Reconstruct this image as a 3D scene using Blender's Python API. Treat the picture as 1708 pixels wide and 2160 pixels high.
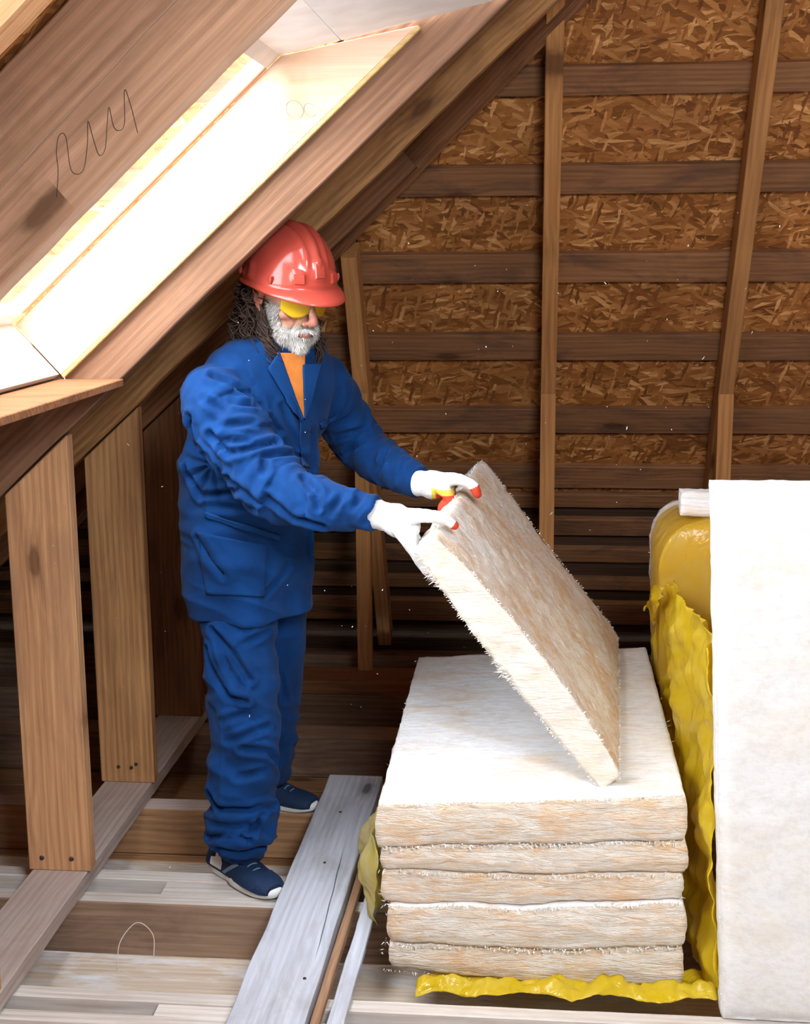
import bpy, bmesh, math, random
from mathutils import Vector, Matrix, noise
from mathutils.bvhtree import BVHTree
V = Vector
random.seed(7)
S = bpy.context.scene
COL = S.collection
for o in list(bpy.data.objects): bpy.data.objects.remove(o)

# ------------------------------------------------------------------ camera
FPX = 2829.0
yaw, pitch, roll = math.atan(276/FPX), math.atan(549/FPX), 0.008
f = V((-math.sin(yaw)*math.cos(pitch), math.cos(yaw)*math.cos(pitch), -math.sin(pitch)))
r = V((math.cos(yaw), math.sin(yaw), 0))
u = r.cross(f)
r, u = r*math.cos(roll)-u*math.sin(roll), u*math.cos(roll)+r*math.sin(roll)
cam = bpy.data.cameras.new('camera')
cam.sensor_fit = 'HORIZONTAL'; cam.sensor_width = 36; cam.lens = FPX/1708*36
cam.clip_start = .05; cam.clip_end = 200
co = bpy.data.objects.new('camera', cam); COL.objects.link(co)
CAM = V((0, 0, 1.64))
co.matrix_world = Matrix(((r.x, u.x, -f.x, 0), (r.y, u.y, -f.y, 0), (r.z, u.z, -f.z, CAM.z), (0, 0, 0, 1)))
S.camera = co

# ------------------------------------------------------------------ world, lights, exposure
w = bpy.data.worlds.new('overcast'); S.world = w; w.use_nodes = True
bg = w.node_tree.nodes['Background']
bg.inputs['Color'].default_value = (.90, .95, 1.0, 1)
bg.inputs['Strength'].default_value = 16.5

def area(name, loc, target, sx, sy, power, color):
    l = bpy.data.lights.new(name, 'AREA'); l.shape = 'RECTANGLE'; l.size = sx; l.size_y = sy
    l.energy = power; l.color = color
    o = bpy.data.objects.new(name, l); COL.objects.link(o)
    o.location = loc; o.rotation_euler = (V(target)-V(loc)).to_track_quat('-Z', 'Y').to_euler()
    return o
area('roof_window_light', (.65, .25, 2.45), (.05, 2.8, .55), .8, .7, 92, (.90, .95, 1.0))
S.view_settings.view_transform = 'Standard'; S.view_settings.look = 'None'
S.view_settings.gamma = 1; S.view_settings.use_curve_mapping = False
S.view_settings.exposure = 0.0

# ------------------------------------------------------------------ node helpers
def newmat(name):
    m = bpy.data.materials.new(name); m.use_nodes = True
    nt = m.node_tree; b = nt.nodes['Principled BSDF']
    return m, nt, b
class N:
    def __init__(s, nt): s.nt = nt
    def n(s, typ, ins=None, **kw):
        nd = s.nt.nodes.new(typ)
        for k, v in kw.items(): setattr(nd, k, v)
        for k, v in (ins or {}).items(): s.set(nd.inputs[k], v)
        return nd
    def set(s, sock, v):
        if isinstance(v, bpy.types.NodeSocket): s.nt.links.new(v, sock)
        elif isinstance(v, bpy.types.Node): s.nt.links.new(v.outputs[0], sock)
        else:
            try: sock.default_value = v
            except Exception: sock.default_value = (*v, 1) if len(v) == 3 else v
    def math(s, op, a, b=0.0, c=None, clamp=False):
        nd = s.n('ShaderNodeMath', {0: a, 1: b}, operation=op, use_clamp=clamp)
        if c is not None: s.set(nd.inputs[2], c)
        return nd.outputs[0]
    def ramp(s, fac, stops, interp='LINEAR'):
        nd = s.n('ShaderNodeValToRGB', {0: fac}); cr = nd.color_ramp; cr.interpolation = interp
        while len(cr.elements) < len(stops): cr.elements.new(.5)
        for e, (p, c) in zip(cr.elements, stops):
            e.position = p; e.color = (*c, 1) if len(c) == 3 else c
        return nd.outputs[0]
    def mix(s, fac, a, b, mode='MIX'):
        nd = s.n('ShaderNodeMix', data_type='RGBA', blend_type=mode)
        s.set(nd.inputs[0], fac); s.set(nd.inputs[6], a); s.set(nd.inputs[7], b)
        return nd.outputs[2]
    def mapping(s, vec, scale=(1, 1, 1), rot=(0, 0, 0), loc=(0, 0, 0)):
        return s.n('ShaderNodeMapping', {0: vec, 1: loc, 2: rot, 3: scale}).outputs[0]
    def noise(s, vec, scale, detail=3, rough=.5, dist=0.):
        return s.n('ShaderNodeTexNoise', {'Vector': vec, 'Scale': scale, 'Detail': detail, 'Roughness': rough, 'Distortion': dist}).outputs[0]
def objcoord(g, jitter=True):
    tc = g.n('ShaderNodeTexCoord').outputs['Object']
    if not jitter: return tc
    oi = g.n('ShaderNodeObjectInfo').outputs['Random']
    k = g.n('ShaderNodeCombineXYZ', {0: g.math('MULTIPLY', oi, 37.), 1: g.math('MULTIPLY', oi, 11.), 2: g.math('MULTIPLY', oi, 23.)})
    return g.n('ShaderNodeVectorMath', {0: tc, 1: k.outputs[0]}, operation='ADD').outputs[0]

def wood(name, light, dark, knot=(.07, .03, .012), rough=.75, grain=1.0, stain=None, stain_amt=.5, knots=True, bump=.35):
    m, nt, b = newmat(name); g = N(nt); p = objcoord(g)
    vk = g.n('ShaderNodeTexVoronoi', {'Vector': g.mapping(p, (1.7, 5.0, .4)), 'Scale': 1.0, 'Randomness': 1.0}, voronoi_dimensions='2D')
    kd = vk.outputs['Distance']
    warp = g.noise(g.mapping(p, (1.2, 3, 3)), 1.6, 2)
    bend = g.math('SUBTRACT', 1.0, g.math('MULTIPLY', kd, 4.2, clamp=True), clamp=True)
    sep = g.n('ShaderNodeSeparateXYZ', {0: p})
    yy = g.math('ADD', g.math('ADD', sep.outputs[1], g.math('MULTIPLY', sep.outputs[2], .8)), g.math('MULTIPLY', warp, .045))
    yy = g.math('ADD', yy, g.math('MULTIPLY', bend, .018))
    rings = g.math('SINE', g.math('MULTIPLY', yy, 330.*grain))
    fine = g.noise(g.mapping(p, (2.2, 95, 95)), 1.0, 3, .6)
    fine2 = g.noise(g.mapping(p, (6, 420, 420)), 1.0, 2, .6)
    t = g.math('ADD', g.math('MULTIPLY', rings, .085), g.math('MULTIPLY', fine, .9))
    t = g.math('ADD', t, g.math('MULTIPLY', g.math('SUBTRACT', fine2, .5), .35))
    t = g.math('ADD', t, g.math('MULTIPLY', g.math('SUBTRACT', g.noise(p, 1.7, 2), .5), .7))
    c = g.ramp(t, [(.15, dark), (.75, light)])
    oi = g.n('ShaderNodeObjectInfo').outputs['Random']
    hs = g.n('ShaderNodeHueSaturation', {'Value': g.math('MULTIPLY_ADD', oi, .28, .86), 'Color': c}); c = hs.outputs[0]
    if stain:
        sn = g.noise(g.mapping(p, (1.5, 5, 5)), 2.0, 5, .65, .6)
        c = g.mix(g.math('MULTIPLY', g.ramp(sn, [(.48, (0, 0, 0)), (.66, (1, 1, 1))]), stain_amt), c, stain)
    if knots:
        kn = g.noise(g.mapping(p, (30, 30, 30)), 1.0, 2)
        kk = g.ramp(g.math('ADD', kd, g.math('MULTIPLY', g.math('SUBTRACT', kn, .5), .05)), [(.05, (1, 1, 1)), (.085, (.35, .35, .35)), (.16, (0, 0, 0))])
        sel = g.math('GREATER_THAN', g.n('ShaderNodeSeparateColor', {0: vk.outputs['Color']}).outputs[0], .55)
        c = g.mix(g.math('MULTIPLY', g.math('MULTIPLY', kk, sel), .8), c, knot)
    nt.links.new(c, b.inputs['Base Color'])
    b.inputs['Roughness'].default_value = rough
    b.inputs['Specular IOR Level'].default_value = .25
    bm_ = g.n('ShaderNodeBump', {'Strength': bump, 'Distance': .003, 'Height': g.math('ADD', fine, g.math('MULTIPLY', rings, .12))})
    nt.links.new(bm_.outputs[0], b.inputs['Normal'])
    return m

def osb(name, gain=1.0, tint=(1, 1, 1)):
    m, nt, b = newmat(name); g = N(nt); p = objcoord(g)
    wv = g.n('ShaderNodeVectorMath', {0: p, 1: g.n('ShaderNodeVectorMath', {0: g.n('ShaderNodeTexNoise', {'Vector': p, 'Scale': 14., 'Detail': 2}).outputs['Color'], 3: .022}, operation='SCALE').outputs[0]}, operation='ADD').outputs[0]
    layers = []
    for i, (rz, sc) in enumerate(((.04, (10, 60, 60)), (-.28, (13, 85, 85)), (.55, (15, 60, 60)), (-1.3, (17, 90, 90)))):
        mp = g.mapping(g.mapping(wv, rot=(0, 0, rz), loc=(i*3.1, i*1.7, 0)), sc)
        layers.append(g.n('ShaderNodeTexVoronoi', {'Vector': mp, 'Scale': 1.0}))
    def ch(v, k): return g.n('ShaderNodeSeparateColor', {0: v.outputs['Color']}).outputs[k]
    val = ch(layers[0], 0); edge = layers[0].outputs['Distance']
    for i in (1, 2, 3):
        sel = g.math('GREATER_THAN', ch(layers[i], 1), (.50, .68, .80)[i-1])
        mx = g.n('ShaderNodeMix', {0: sel, 2: val, 3: ch(layers[i], 0)}); val = mx.outputs[0]
        mx = g.n('ShaderNodeMix', {0: sel, 2: edge, 3: layers[i].outputs['Distance']}); edge = mx.outputs[0]
    fib = g.noise(g.mapping(p, (8, 90, 90)), 1.0, 3, .6)
    v2 = g.math('ADD', g.math('MULTIPLY', val, .72), g.math('MULTIPLY', fib, .34))
    k = gain
    def C(a): return tuple(min(1, q*k*t) for q, t in zip(a, tint))
    c = g.ramp(v2, [(.10, C((.10, .038, .009))), (.38, C((.25, .105, .028))), (.62, C((.34, .155, .047))), (.80, C((.44, .23, .085))), (.97, C((.72, .46, .22)))])
    big = g.noise(p, 3.0, 3)
    c = g.mix(g.ramp(big, [(.35, (.35, .35, .35)), (.6, (0, 0, 0))]), c, C((.13, .05, .015)))
    nt.links.new(c, b.inputs['Base Color']); b.inputs['Roughness'].default_value = .7
    b.inputs['Specular IOR Level'].default_value = .25
    bp = g.n('ShaderNodeBump', {'Strength': .5, 'Distance': .003, 'Height': g.math('ADD', val, edge)})
    nt.links.new(bp.outputs[0], b.inputs['Normal'])
    return m

def wool(name, white, warm, sc=(5, 26, 70), lo=.42, hi=.62, bump=.6, dist=.8):
    m, nt, b = newmat(name); g = N(nt); p = objcoord(g)
    a = g.noise(g.mapping(p, sc), 1.0, 5, .62, dist)
    c_ = g.noise(p, 4.5, 4, .6, .5)
    fine = g.noise(g.mapping(p, tuple(q*7 for q in sc)), 1.0, 3, .6)
    t = g.math('ADD', g.math('MULTIPLY', a, .55), g.math('MULTIPLY', c_, .45))
    c = g.mix(g.ramp(t, [(lo, (0, 0, 0)), (hi, (1, 1, 1))]), white, warm)
    c = g.mix(g.math('MULTIPLY', g.ramp(fine, [(.35, (1, 1, 1)), (.55, (0, 0, 0))]), .22), c, tuple(q*.72 for q in warm))
    nt.links.new(c, b.inputs['Base Color']); b.inputs['Roughness'].default_value = 1.0
    b.inputs['Specular IOR Level'].default_value = .05
    b.inputs['Sheen Weight'].default_value = .15
    h = g.math('ADD', g.math('MULTIPLY', a, 1.0), g.math('MULTIPLY', fine, .5))
    bp = g.n('ShaderNodeBump', {'Strength': bump, 'Distance': .008, 'Height': h})
    nt.links.new(bp.outputs[0], b.inputs['Normal'])
    return m

def plain(name, color, rough=.5, spec=.5, metal=0., nscale=0, namt=.15, bump=0., bscale=200, sheen=0.):
    m, nt, b = newmat(name); g = N(nt); p = objcoord(g, False)
    nz = g.noise(p, nscale or 8., 3)
    c = g.mix(g.ramp(nz, [(.35, (0, 0, 0)), (.65, (1, 1, 1))]), color, tuple(q*(1-namt) for q in color))
    nt.links.new(c, b.inputs['Base Color'])
    b.inputs['Roughness'].default_value = rough; b.inputs['Metallic'].default_value = metal
    b.inputs['Specular IOR Level'].default_value = spec; b.inputs['Sheen Weight'].default_value = sheen
    if bump:
        bp = g.n('ShaderNodeBump', {'Strength': bump, 'Distance': .002, 'Height': g.noise(p, bscale, 2)})
        nt.links.new(bp.outputs[0], b.inputs['Normal'])
    return m

M = {}
M['rafter'] = wood('brown_timber', (.47, .27, .165), (.23, .12, .068), stain=(.16, .085, .05), stain_amt=.45)
M['rafter_brown'] = wood('mid_brown_timber', (.27, .145, .085), (.13, .062, .034), stain=(.12, .065, .04), stain_amt=.4)
M['shade_board'] = wood('eave_shade_board', (.12, .068, .04), (.05, .027, .016))  # board brown darkened to carry the shade under the eave
M['rafter_gold'] = wood('golden_timber', (.50, .27, .11), (.24, .105, .035), knot=(.09, .03, .01), stain=(.12, .05, .02), stain_amt=.5)
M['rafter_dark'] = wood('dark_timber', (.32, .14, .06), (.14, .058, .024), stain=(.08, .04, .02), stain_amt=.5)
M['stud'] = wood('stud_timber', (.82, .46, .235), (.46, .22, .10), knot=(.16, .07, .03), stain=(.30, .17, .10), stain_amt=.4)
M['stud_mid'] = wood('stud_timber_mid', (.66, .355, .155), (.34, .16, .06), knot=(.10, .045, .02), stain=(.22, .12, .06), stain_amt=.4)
M['plate'] = wood('plate_timber', (.62, .53, .49), (.44, .34, .30), stain=(.30, .2, .14), stain_amt=.3)
M['back_rafter'] = wood('amber_timber', (.60, .29, .105), (.33, .145, .048), knot=(.09, .035, .012))
M['batten'] = wood('batten_timber', (.36, .17, .075), (.18, .08, .034), stain=(.10, .055, .038), stain_amt=.7)
M['joist'] = wood('joist_timber', (.40, .27, .19), (.19, .115, .075), stain=(.12, .075, .05), stain_amt=.4)
M['joist_warm'] = wood('joist_timber_warm', (.46, .26, .13), (.22, .115, .055), stain=(.14, .07, .035), stain_amt=.4)
M['joist_dark'] = wood('joist_timber_dark', (.26, .165, .11), (.12, .07, .045), stain=(.07, .045, .03), stain_amt=.5)
M['strip'] = wood('pale_strip_timber', (.74, .70, .66), (.48, .42, .38), stain=(.4, .3, .22), stain_amt=.3, bump=.2)
M['grey_plank'] = wood('weathered_plank', (.60, .64, .72), (.40, .42, .49), knot=(.05, .045, .045), stain=(.24, .22, .21), stain_amt=.35, bump=.3)
M['lath'] = wood('lath_timber', (.42, .25, .15), (.22, .12, .07), knots=False)
M['pine'] = wood('fresh_pine', (.86, .63, .47), (.74, .46, .30), knot=(.5, .3, .18), grain=.6, rough=.5, bump=.12)
M['pine_pale'] = wood('pale_pine', (.93, .88, .80), (.84, .74, .62), knot=(.6, .45, .3), grain=.6, rough=.5, bump=.12)
M['raw_edge'] = wood('yellow_raw_edge', (.72, .50, .22), (.46, .28, .11), knots=False)
M['subfloor'] = wood('pale_subfloor', (.78, .70, .60), (.55, .42, .30), stain=(.84, .88, .94), stain_amt=.9, knot=(.3, .2, .12), bump=.25)
M['osb'] = osb('osb_sheathing', 1.2, (1.12, .98, .85))
M['osb_bright'] = osb('osb_orange', 1.45, (1.1, .95, .75))
M['wool_top'] = wool('wool_face', (.83, .84, .86), (.72, .55, .38), (3, 10, 30), .50, .72)
M['wool_side'] = wool('wool_layered_side', (.91, .87, .80), (.86, .60, .37), (11, 11, 62), .44, .62, 1.0, 1.8)
M['wool_held'] = wool('wool_held_face', (.82, .78, .74), (.66, .42, .22), (4, 22, 30), .40, .60, .8)
M['wool_edge'] = wool('wool_pale_edge', (.84, .81, .75), (.82, .68, .50), (6, 12, 30), .45, .68)
M['wool_slab'] = wool('wool_white_face', (.80, .815, .82), (.78, .73, .64), (7, 7, 10), .48, .72, .35)
M['fibre'] = plain('loose_wool_fibre', (.9, .87, .82), 1., .05)
M['dust'] = plain('pale_dust', (.85, .8, .75), 1., .05)
M['nail'] = plain('nail_metal', (.12, .11, .10), .4, .5, .8)
M['dark_hole'] = plain('dark_nail_spot', (.015, .012, .01), .9, .1)
M['pencil'] = plain('pencil_line', (.07, .05, .04), .8, .2)
M['cloth'] = plain('blue_work_cloth', (.0025, .042, .175), .85, .15, nscale=14, namt=.3, bump=.35, bscale=900, sheen=.04)
M['cloth_seam'] = plain('blue_seam', (.004, .052, .20), .85, .2, bump=.3, bscale=900)
M['shirt'] = plain('orange_cotton', (.78, .26, .055), .85, .2, nscale=30)
M['skin'] = plain('skin', (.56, .29, .19), .5, .4, nscale=60, namt=.18)
M['skin_red'] = plain('reddish_skin', (.52, .20, .14), .5, .4, nscale=80, namt=.2)
M['lip'] = plain('lip_skin', (.45, .17, .13), .45, .4)
M['hair'] = plain('dark_curly_hair', (.055, .030, .021), .6, .3, nscale=60, namt=.5)
M['beard'] = plain('white_beard', (.74, .72, .68), .8, .2, nscale=80)
M['beard_grey'] = plain('grey_beard', (.36, .33, .31), .8, .2, nscale=80)
M['helmet'] = plain('salmon_red_plastic', (.52, .075, .052), .17, .5)
M['strap'] = plain('black_strap', (.012, .012, .014), .7, .3)
M['glove'] = plain('white_knit_glove', (.86, .87, .88), .95, .1, nscale=90, namt=.08, bump=.5, bscale=700)
M['glove_red'] = plain('red_rubber_coating', (.72, .075, .035), .6, .3)
M['glove_yellow'] = plain('yellow_knit_glove', (.82, .64, .10), .9, .1)
M['shoe'] = plain('navy_mesh_shoe', (.012, .035, .10), .7, .3, nscale=200, namt=.3, bump=.5, bscale=500)
M['shoe_white'] = plain('white_rubber', (.82, .83, .84), .6, .3)
M['lace'] = plain('grey_blue_lace', (.18, .26, .36), .8, .2)
M['thread'] = plain('pale_thread', (.75, .68, .6), .8, .2)
M['white_paint'] = plain('white_window_frame', (.94, .94, .95), .4, .4)
M['grey_seal'] = plain('blue_grey_seal', (.10, .14, .22), .6, .3)
def film(name, col, alpha):
    m, nt, b = newmat(name); g = N(nt); p = objcoord(g)
    nz = g.noise(p, 9., 4, .6, 1.5)
    c = g.mix(g.ramp(nz, [(.4, (0, 0, 0)), (.7, (1, 1, 1))]), col, (col[0]*1.05, col[1]*1.12, col[2]*2.5+.05))
    nt.links.new(c, b.inputs['Base Color']); b.inputs['Roughness'].default_value = .22
    b.inputs['Specular IOR Level'].default_value = .6; b.inputs['Alpha'].default_value = alpha
    tr = g.n('ShaderNodeBsdfTranslucent', {'Color': (*col, 1)})
    mx = g.n('ShaderNodeMixShader', {0: .5, 1: b.outputs[0], 2: tr.outputs[0]})
    wr = g.n('ShaderNodeBump', {'Strength': .5, 'Distance': .01, 'Height': g.noise(g.mapping(p, (1, 1, .5)), 22., 3, .55, 1.5)})
    nt.links.new(wr.outputs[0], b.inputs['Normal'])
    nt.links.new(mx.outputs[0], nt.nodes['Material Output'].inputs[0])
    return m
M['film'] = film('yellow_film', (.86, .66, .015), 1.0)
M['film_pale'] = film('pale_yellow_film', (.92, .82, .28), .85)
M['film_clear'] = film('translucent_yellow_film', (.84, .60, .04), .62)
m, nt, b = newmat('amber_lens'); b.inputs['Base Color'].default_value = (.85, .55, .01, 1)
b.inputs['Roughness'].default_value = .08; b.inputs['Alpha'].default_value = .72; M['lens'] = m
m, nt, b = newmat('window_glass'); b.inputs['Base Color'].default_value = (.95, .98, 1, 1)
b.inputs['Roughness'].default_value = .05; b.inputs['Alpha'].default_value = .12; M['glass'] = m

# ------------------------------------------------------------------ object helpers
def link(name, me, mats, parent=None):
    o = bpy.data.objects.new(name, me); COL.objects.link(o)
    for mm in (mats if isinstance(mats, (list, tuple)) else [mats]): me.materials.append(M[mm])
    if parent: o.parent = parent
    return o
def from_bm(name, bm, mats, parent=None, smooth=False):
    me = bpy.data.meshes.new(name); bm.normal_update(); bm.to_mesh(me); bm.free()
    if smooth:
        for p in me.polygons: p.use_smooth = True
    return link(name, me, mats, parent)
def tag(o, label=None, cat=None, group=None, kind=None):
    if label: o['label'] = label
    if cat: o['category'] = cat
    if group: o['group'] = group
    if kind: o['kind'] = kind
    return o
def empty(name, loc, label=None, cat=None, group=None, kind=None):
    o = bpy.data.objects.new(name, None); COL.objects.link(o); o.location = loc
    o.empty_display_size = .05
    return tag(o, label, cat, group, kind)
def wparent(ch, par):                    # keep world coordinates
    ch.parent = par
    ch.matrix_parent_inverse = Matrix.Translation(-V(par.location)) if par.rotation_euler.to_quaternion().angle < 1e-6 else par.matrix_world.inverted()
def n3(p, s, ofs=0.): return noise.noise(V((p[0]*s+ofs, p[1]*s+ofs*.7, p[2]*s-ofs*.4)))

def frame(p0, p1, wdir):
    """matrix whose x runs p0->p1, y along wdir (made square), z = x cross y"""
    x = (V(p1)-V(p0)).normalized(); y = V(wdir); y = (y-x*y.dot(x)).normalized(); z = x.cross(y)
    m = Matrix((x, y, z)).transposed().to_4x4(); m.translation = V(p0); return m
def board_bm(L, w, t, seg=1, wob=0., bev=.0025, seed=0., cuts=None):
    """board from x=0..L, y=-w/2..w/2, z=-t/2..t/2, with slightly uneven edges"""
    bm = bmesh.new(); n = max(1, seg); rings = []
    for i in range(n+1):
        x = L*i/n; ring = []
        for k, (sy, sz) in enumerate(((-1, -1), (1, -1), (1, 1), (-1, 1))):
            for (dy, dz) in (((0, 1), (1, 0)) if (k in (0, 2)) else ((1, 0), (0, 1))):
                y = sy*(w/2-bev*dy); z = sz*(t/2-bev*dz)
                q = noise.noise(V((x*9+seed, k*5.3, seed)))*wob + noise.noise(V((x*31+seed, k*5.3, 9)))*wob*.5
                ring.append(bm.verts.new((x, y+sy*(q-abs(wob)*.3), z+sz*q*.4)))
        rings.append(ring)
    for a, b_ in zip(rings, rings[1:]):
        for k in range(8): bm.faces.new((a[k], a[(k+1) % 8], b_[(k+1) % 8], b_[k]))
    bm.faces.new(rings[0][::-1]); bm.faces.new(rings[-1])
    bmesh.ops.recalc_face_normals(bm, faces=bm.faces)
    return bm
def board(name, p0, p1, wdir, w_, t_, mat, parent=None, seg=1, wob=0., bev=.0025):
    o = from_bm(name, board_bm((V(p1)-V(p0)).length, w_, t_, seg, wob, bev, random.random()*50), mat)
    mw = frame(p0, p1, wdir)
    if parent is None: o.matrix_world = mw
    else:
        o.parent = parent; o.matrix_parent_inverse = Matrix.Translation(-V(parent.location)); o.matrix_world = mw
        o.matrix_basis = mw
    return o
def prism(name, poly, axis_vec, mat, parent=None, smooth=False):
    """extrude a closed 3d polygon along axis_vec"""
    bm = bmesh.new(); a = [bm.verts.new(p) for p in poly]; b_ = [bm.verts.new(V(p)+V(axis_vec)) for p in poly]
    bm.faces.new(a); bm.faces.new(b_[::-1])
    for i in range(len(a)):
        j = (i+1) % len(a); bm.faces.new((a[j], a[i], b_[i], b_[j]))
    bmesh.ops.recalc_face_normals(bm, faces=bm.faces)
    bmesh.ops.bevel(bm, geom=list(bm.edges), offset=.002, segments=1, affect='EDGES')
    return from_bm(name, bm, mat, parent, smooth)
def catmull(P, n):
    P = [V(p) for p in P]; Q = [P[0]*2-P[1]]+P+[P[-1]*2-P[-2]]; out = []
    for i in range(1, len(Q)-2):
        for k in range(n):
            t = k/n; a, b_, c, d = Q[i-1], Q[i], Q[i+1], Q[i+2]
            out.append(.5*((2*b_)+(c-a)*t+(2*a-5*b_+4*c-d)*t*t+(3*b_-a-3*c+d)*t**3))
    out.append(Q[-2]); return out
def tube(bm, pts, rad, n=10, sub=4, flat=1.0, flatdir=None, caps=True, mat=0, round_end=True):
    if sub > 1:
        d = catmull([(*p, 0) if False else p for p in pts], sub)
        rr = [c.x for c in catmull([V((q, 0, 0)) for q in rad], sub)]
    else: d, rr = [V(p) for p in pts], list(rad)
    if round_end:
        a = (d[0]-d[1]).normalized(); z = (d[-1]-d[-2]).normalized(); r0, r1 = rr[0], rr[-1]
        d = [d[0]+a*r0*.92, d[0]+a*r0*.65]+d+[d[-1]+z*r1*.65, d[-1]+z*r1*.92]
        rr = [r0*.38, r0*.76]+rr+[r1*.76, r1*.38]
    up = V((0, 0, 1)) if abs((d[1]-d[0]).normalized().z) < .9 else V((1, 0, 0))
    if flatdir is not None: up = V(flatdir)
    rings = []; prev = up
    for i, p in enumerate(d):
        t = (d[min(i+1, len(d)-1)]-d[max(i-1, 0)]).normalized()
        sd = prev if flatdir is None else V(flatdir)
        a = (sd-t*sd.dot(t)).normalized(); b_ = t.cross(a); prev = a
        rings.append([bm.verts.new(p+a*math.cos(k*2*math.pi/n)*rr[i]*flat+b_*math.sin(k*2*math.pi/n)*rr[i]) for k in range(n)])
    fs = []
    for A, B in zip(rings, rings[1:]):
        for k in range(n): fs.append(bm.faces.new((A[k], A[(k+1) % n], B[(k+1) % n], B[k])))
    if caps: fs.append(bm.faces.new(rings[0][::-1])); fs.append(bm.faces.new(rings[-1]))
    for q in fs: q.material_index = mat; q.smooth = True
    return rings
def ell(bm, c, r_, rot=None, sub=3):
    m_ = Matrix.Translation(V(c)) @ (rot.to_4x4() if rot is not None else Matrix.Identity(4)) @ Matrix.Diagonal((*r_, 1))
    bmesh.ops.create_icosphere(bm, subdivisions=sub, radius=1, matrix=m_)
def loft(bm, rings, A, F, n=36, pw=2.3):
    """rings: (centre, half width along A, half depth along F)"""
    R = []
    for c, a, b_ in rings:
        R.append([])
        for k in range(n):
            t = 2*math.pi*k/n; cs, sn = math.cos(t), math.sin(t)
            R[-1].append(bm.verts.new(V(c)+V(A)*a*math.copysign(abs(cs)**(2/pw), cs)+V(F)*b_*math.copysign(abs(sn)**(2/pw), sn)))
    for X, Y in zip(R, R[1:]):
        for k in range(n): bm.faces.new((X[k], X[(k+1) % n], Y[(k+1) % n], Y[k]))
    bm.faces.new(R[0][::-1]); bm.faces.new(R[-1])
def fuse(bm, voxel, smooth_it=6, fac=.5):
    """voxel union of the closed pieces -> mesh in world coordinates"""
    me = bpy.data.meshes.new('tmp'); bmesh.ops.recalc_face_normals(bm, faces=bm.faces); bm.to_mesh(me); bm.free()
    o = bpy.data.objects.new('tmp', me); COL.objects.link(o)
    md = o.modifiers.new('r', 'REMESH'); md.mode = 'VOXEL'; md.voxel_size = voxel
    if smooth_it:
        sm = o.modifiers.new('s', 'SMOOTH'); sm.factor = fac; sm.iterations = smooth_it
    dg = bpy.context.evaluated_depsgraph_get(); dg.update()
    out = bpy.data.meshes.new_from_object(o.evaluated_get(dg))
    bpy.data.objects.remove(o); bpy.data.meshes.remove(me)
    for p in out.polygons: p.use_smooth = True
    return out
def displace(me, fn):
    nv = [v.normal.copy() for v in me.vertices]
    for v, nn in zip(me.vertices, nv):
        v.co = v.co+nn*fn(v.co, nn)
    me.update()
def assign(me, fn):
    for p in me.polygons: p.material_index = fn(p.center, p.normal)
def bvh_of(me): return BVHTree.FromPolygons([v.co.copy() for v in me.vertices], [tuple(p.vertices) for p in me.polygons])

# ------------------------------------------------------------------ roof geometry
TL = math.radians(42.2); CL, SL = math.cos(TL), math.sin(TL)
def LP(s, n, y):            # left slope: s up along the slope, n outward from the rafters' undersides
    return V((-1.137+s*CL-n*SL, y, 1.219+s*SL+n*CL))
TB = math.radians(60); CB, SB = math.cos(TB), math.sin(TB)
def BP(x, z, n=0.):         # end slope (the rafters' undersides pass y=4.936 at z=1.126)
    return V((x, 4.936-(z-1.126)/math.tan(TB)+n*SB, z+n*CB))
FL = -.148                  # subfloor level, joist tops are z=0

# floor: pale boards laid in the bays below the joists
floor = empty('floor', (0, 3, FL-.03), kind='structure')
y = -1.2
k = 0
while y < 5.9:
    w_ = .27
    board('floorboard', (-3.3, y+w_/2, FL-.014), (2.6, y+w_/2, FL-.014), (0, 1, 0), w_-.004, .028,
          'subfloor' if y < 3.5 else 'joist_warm', floor, 1)
    y += w_; k += 1
# wall_back: end roof slope of battens and board panels
back = empty('wall_back', (0, 5, 1), kind='structure')
OFF = .13
bz = [(2.46, 2.372), (2.149, 2.066), (1.856, 1.765), (1.57, 1.469), (1.277, 1.181), (.988, .888), (.746, .650), (.620, .560), (.505, .430), (.365, .300), (.215, .160), (.09, -.02)]
cuts = (-3.3, -.642+.01, .05, .69, 1.33, 2.75)
for i, (za, zb) in enumerate(bz):
    zc = (za+zb)/2; wd = (za-zb)/SB
    for x0, x1 in ((-3.3, .05), (.05, 2.75)):
        board('batten', BP(x0+.001, zc, OFF+random.uniform(-.002, .002)), BP(x1-.001, zc+random.uniform(-.004, .004), OFF+random.uniform(-.002, .002)), (0, -CB, SB), wd, .028, 'batten', back, 24, .002)
zt = [2.9]+[b_[1] for b_ in bz[:-1]]; zb_ = [b_[0] for b_ in bz]
for a, c in zip(zt, zb_):
    pm = 'osb' if a > .6 else 'shade_board'  # low panels: boards instead of OSB, eave shade put into their colour
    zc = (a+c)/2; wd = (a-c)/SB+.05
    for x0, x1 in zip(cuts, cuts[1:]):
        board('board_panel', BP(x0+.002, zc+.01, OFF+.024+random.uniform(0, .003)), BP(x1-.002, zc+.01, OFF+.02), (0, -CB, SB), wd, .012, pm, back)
board('board_panel', BP(-3.3, 1.75, OFF+.05), BP(2.75, 1.75, OFF+.05), (0, -CB, SB), 5.2, .01, 'shade_board', back)

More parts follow.
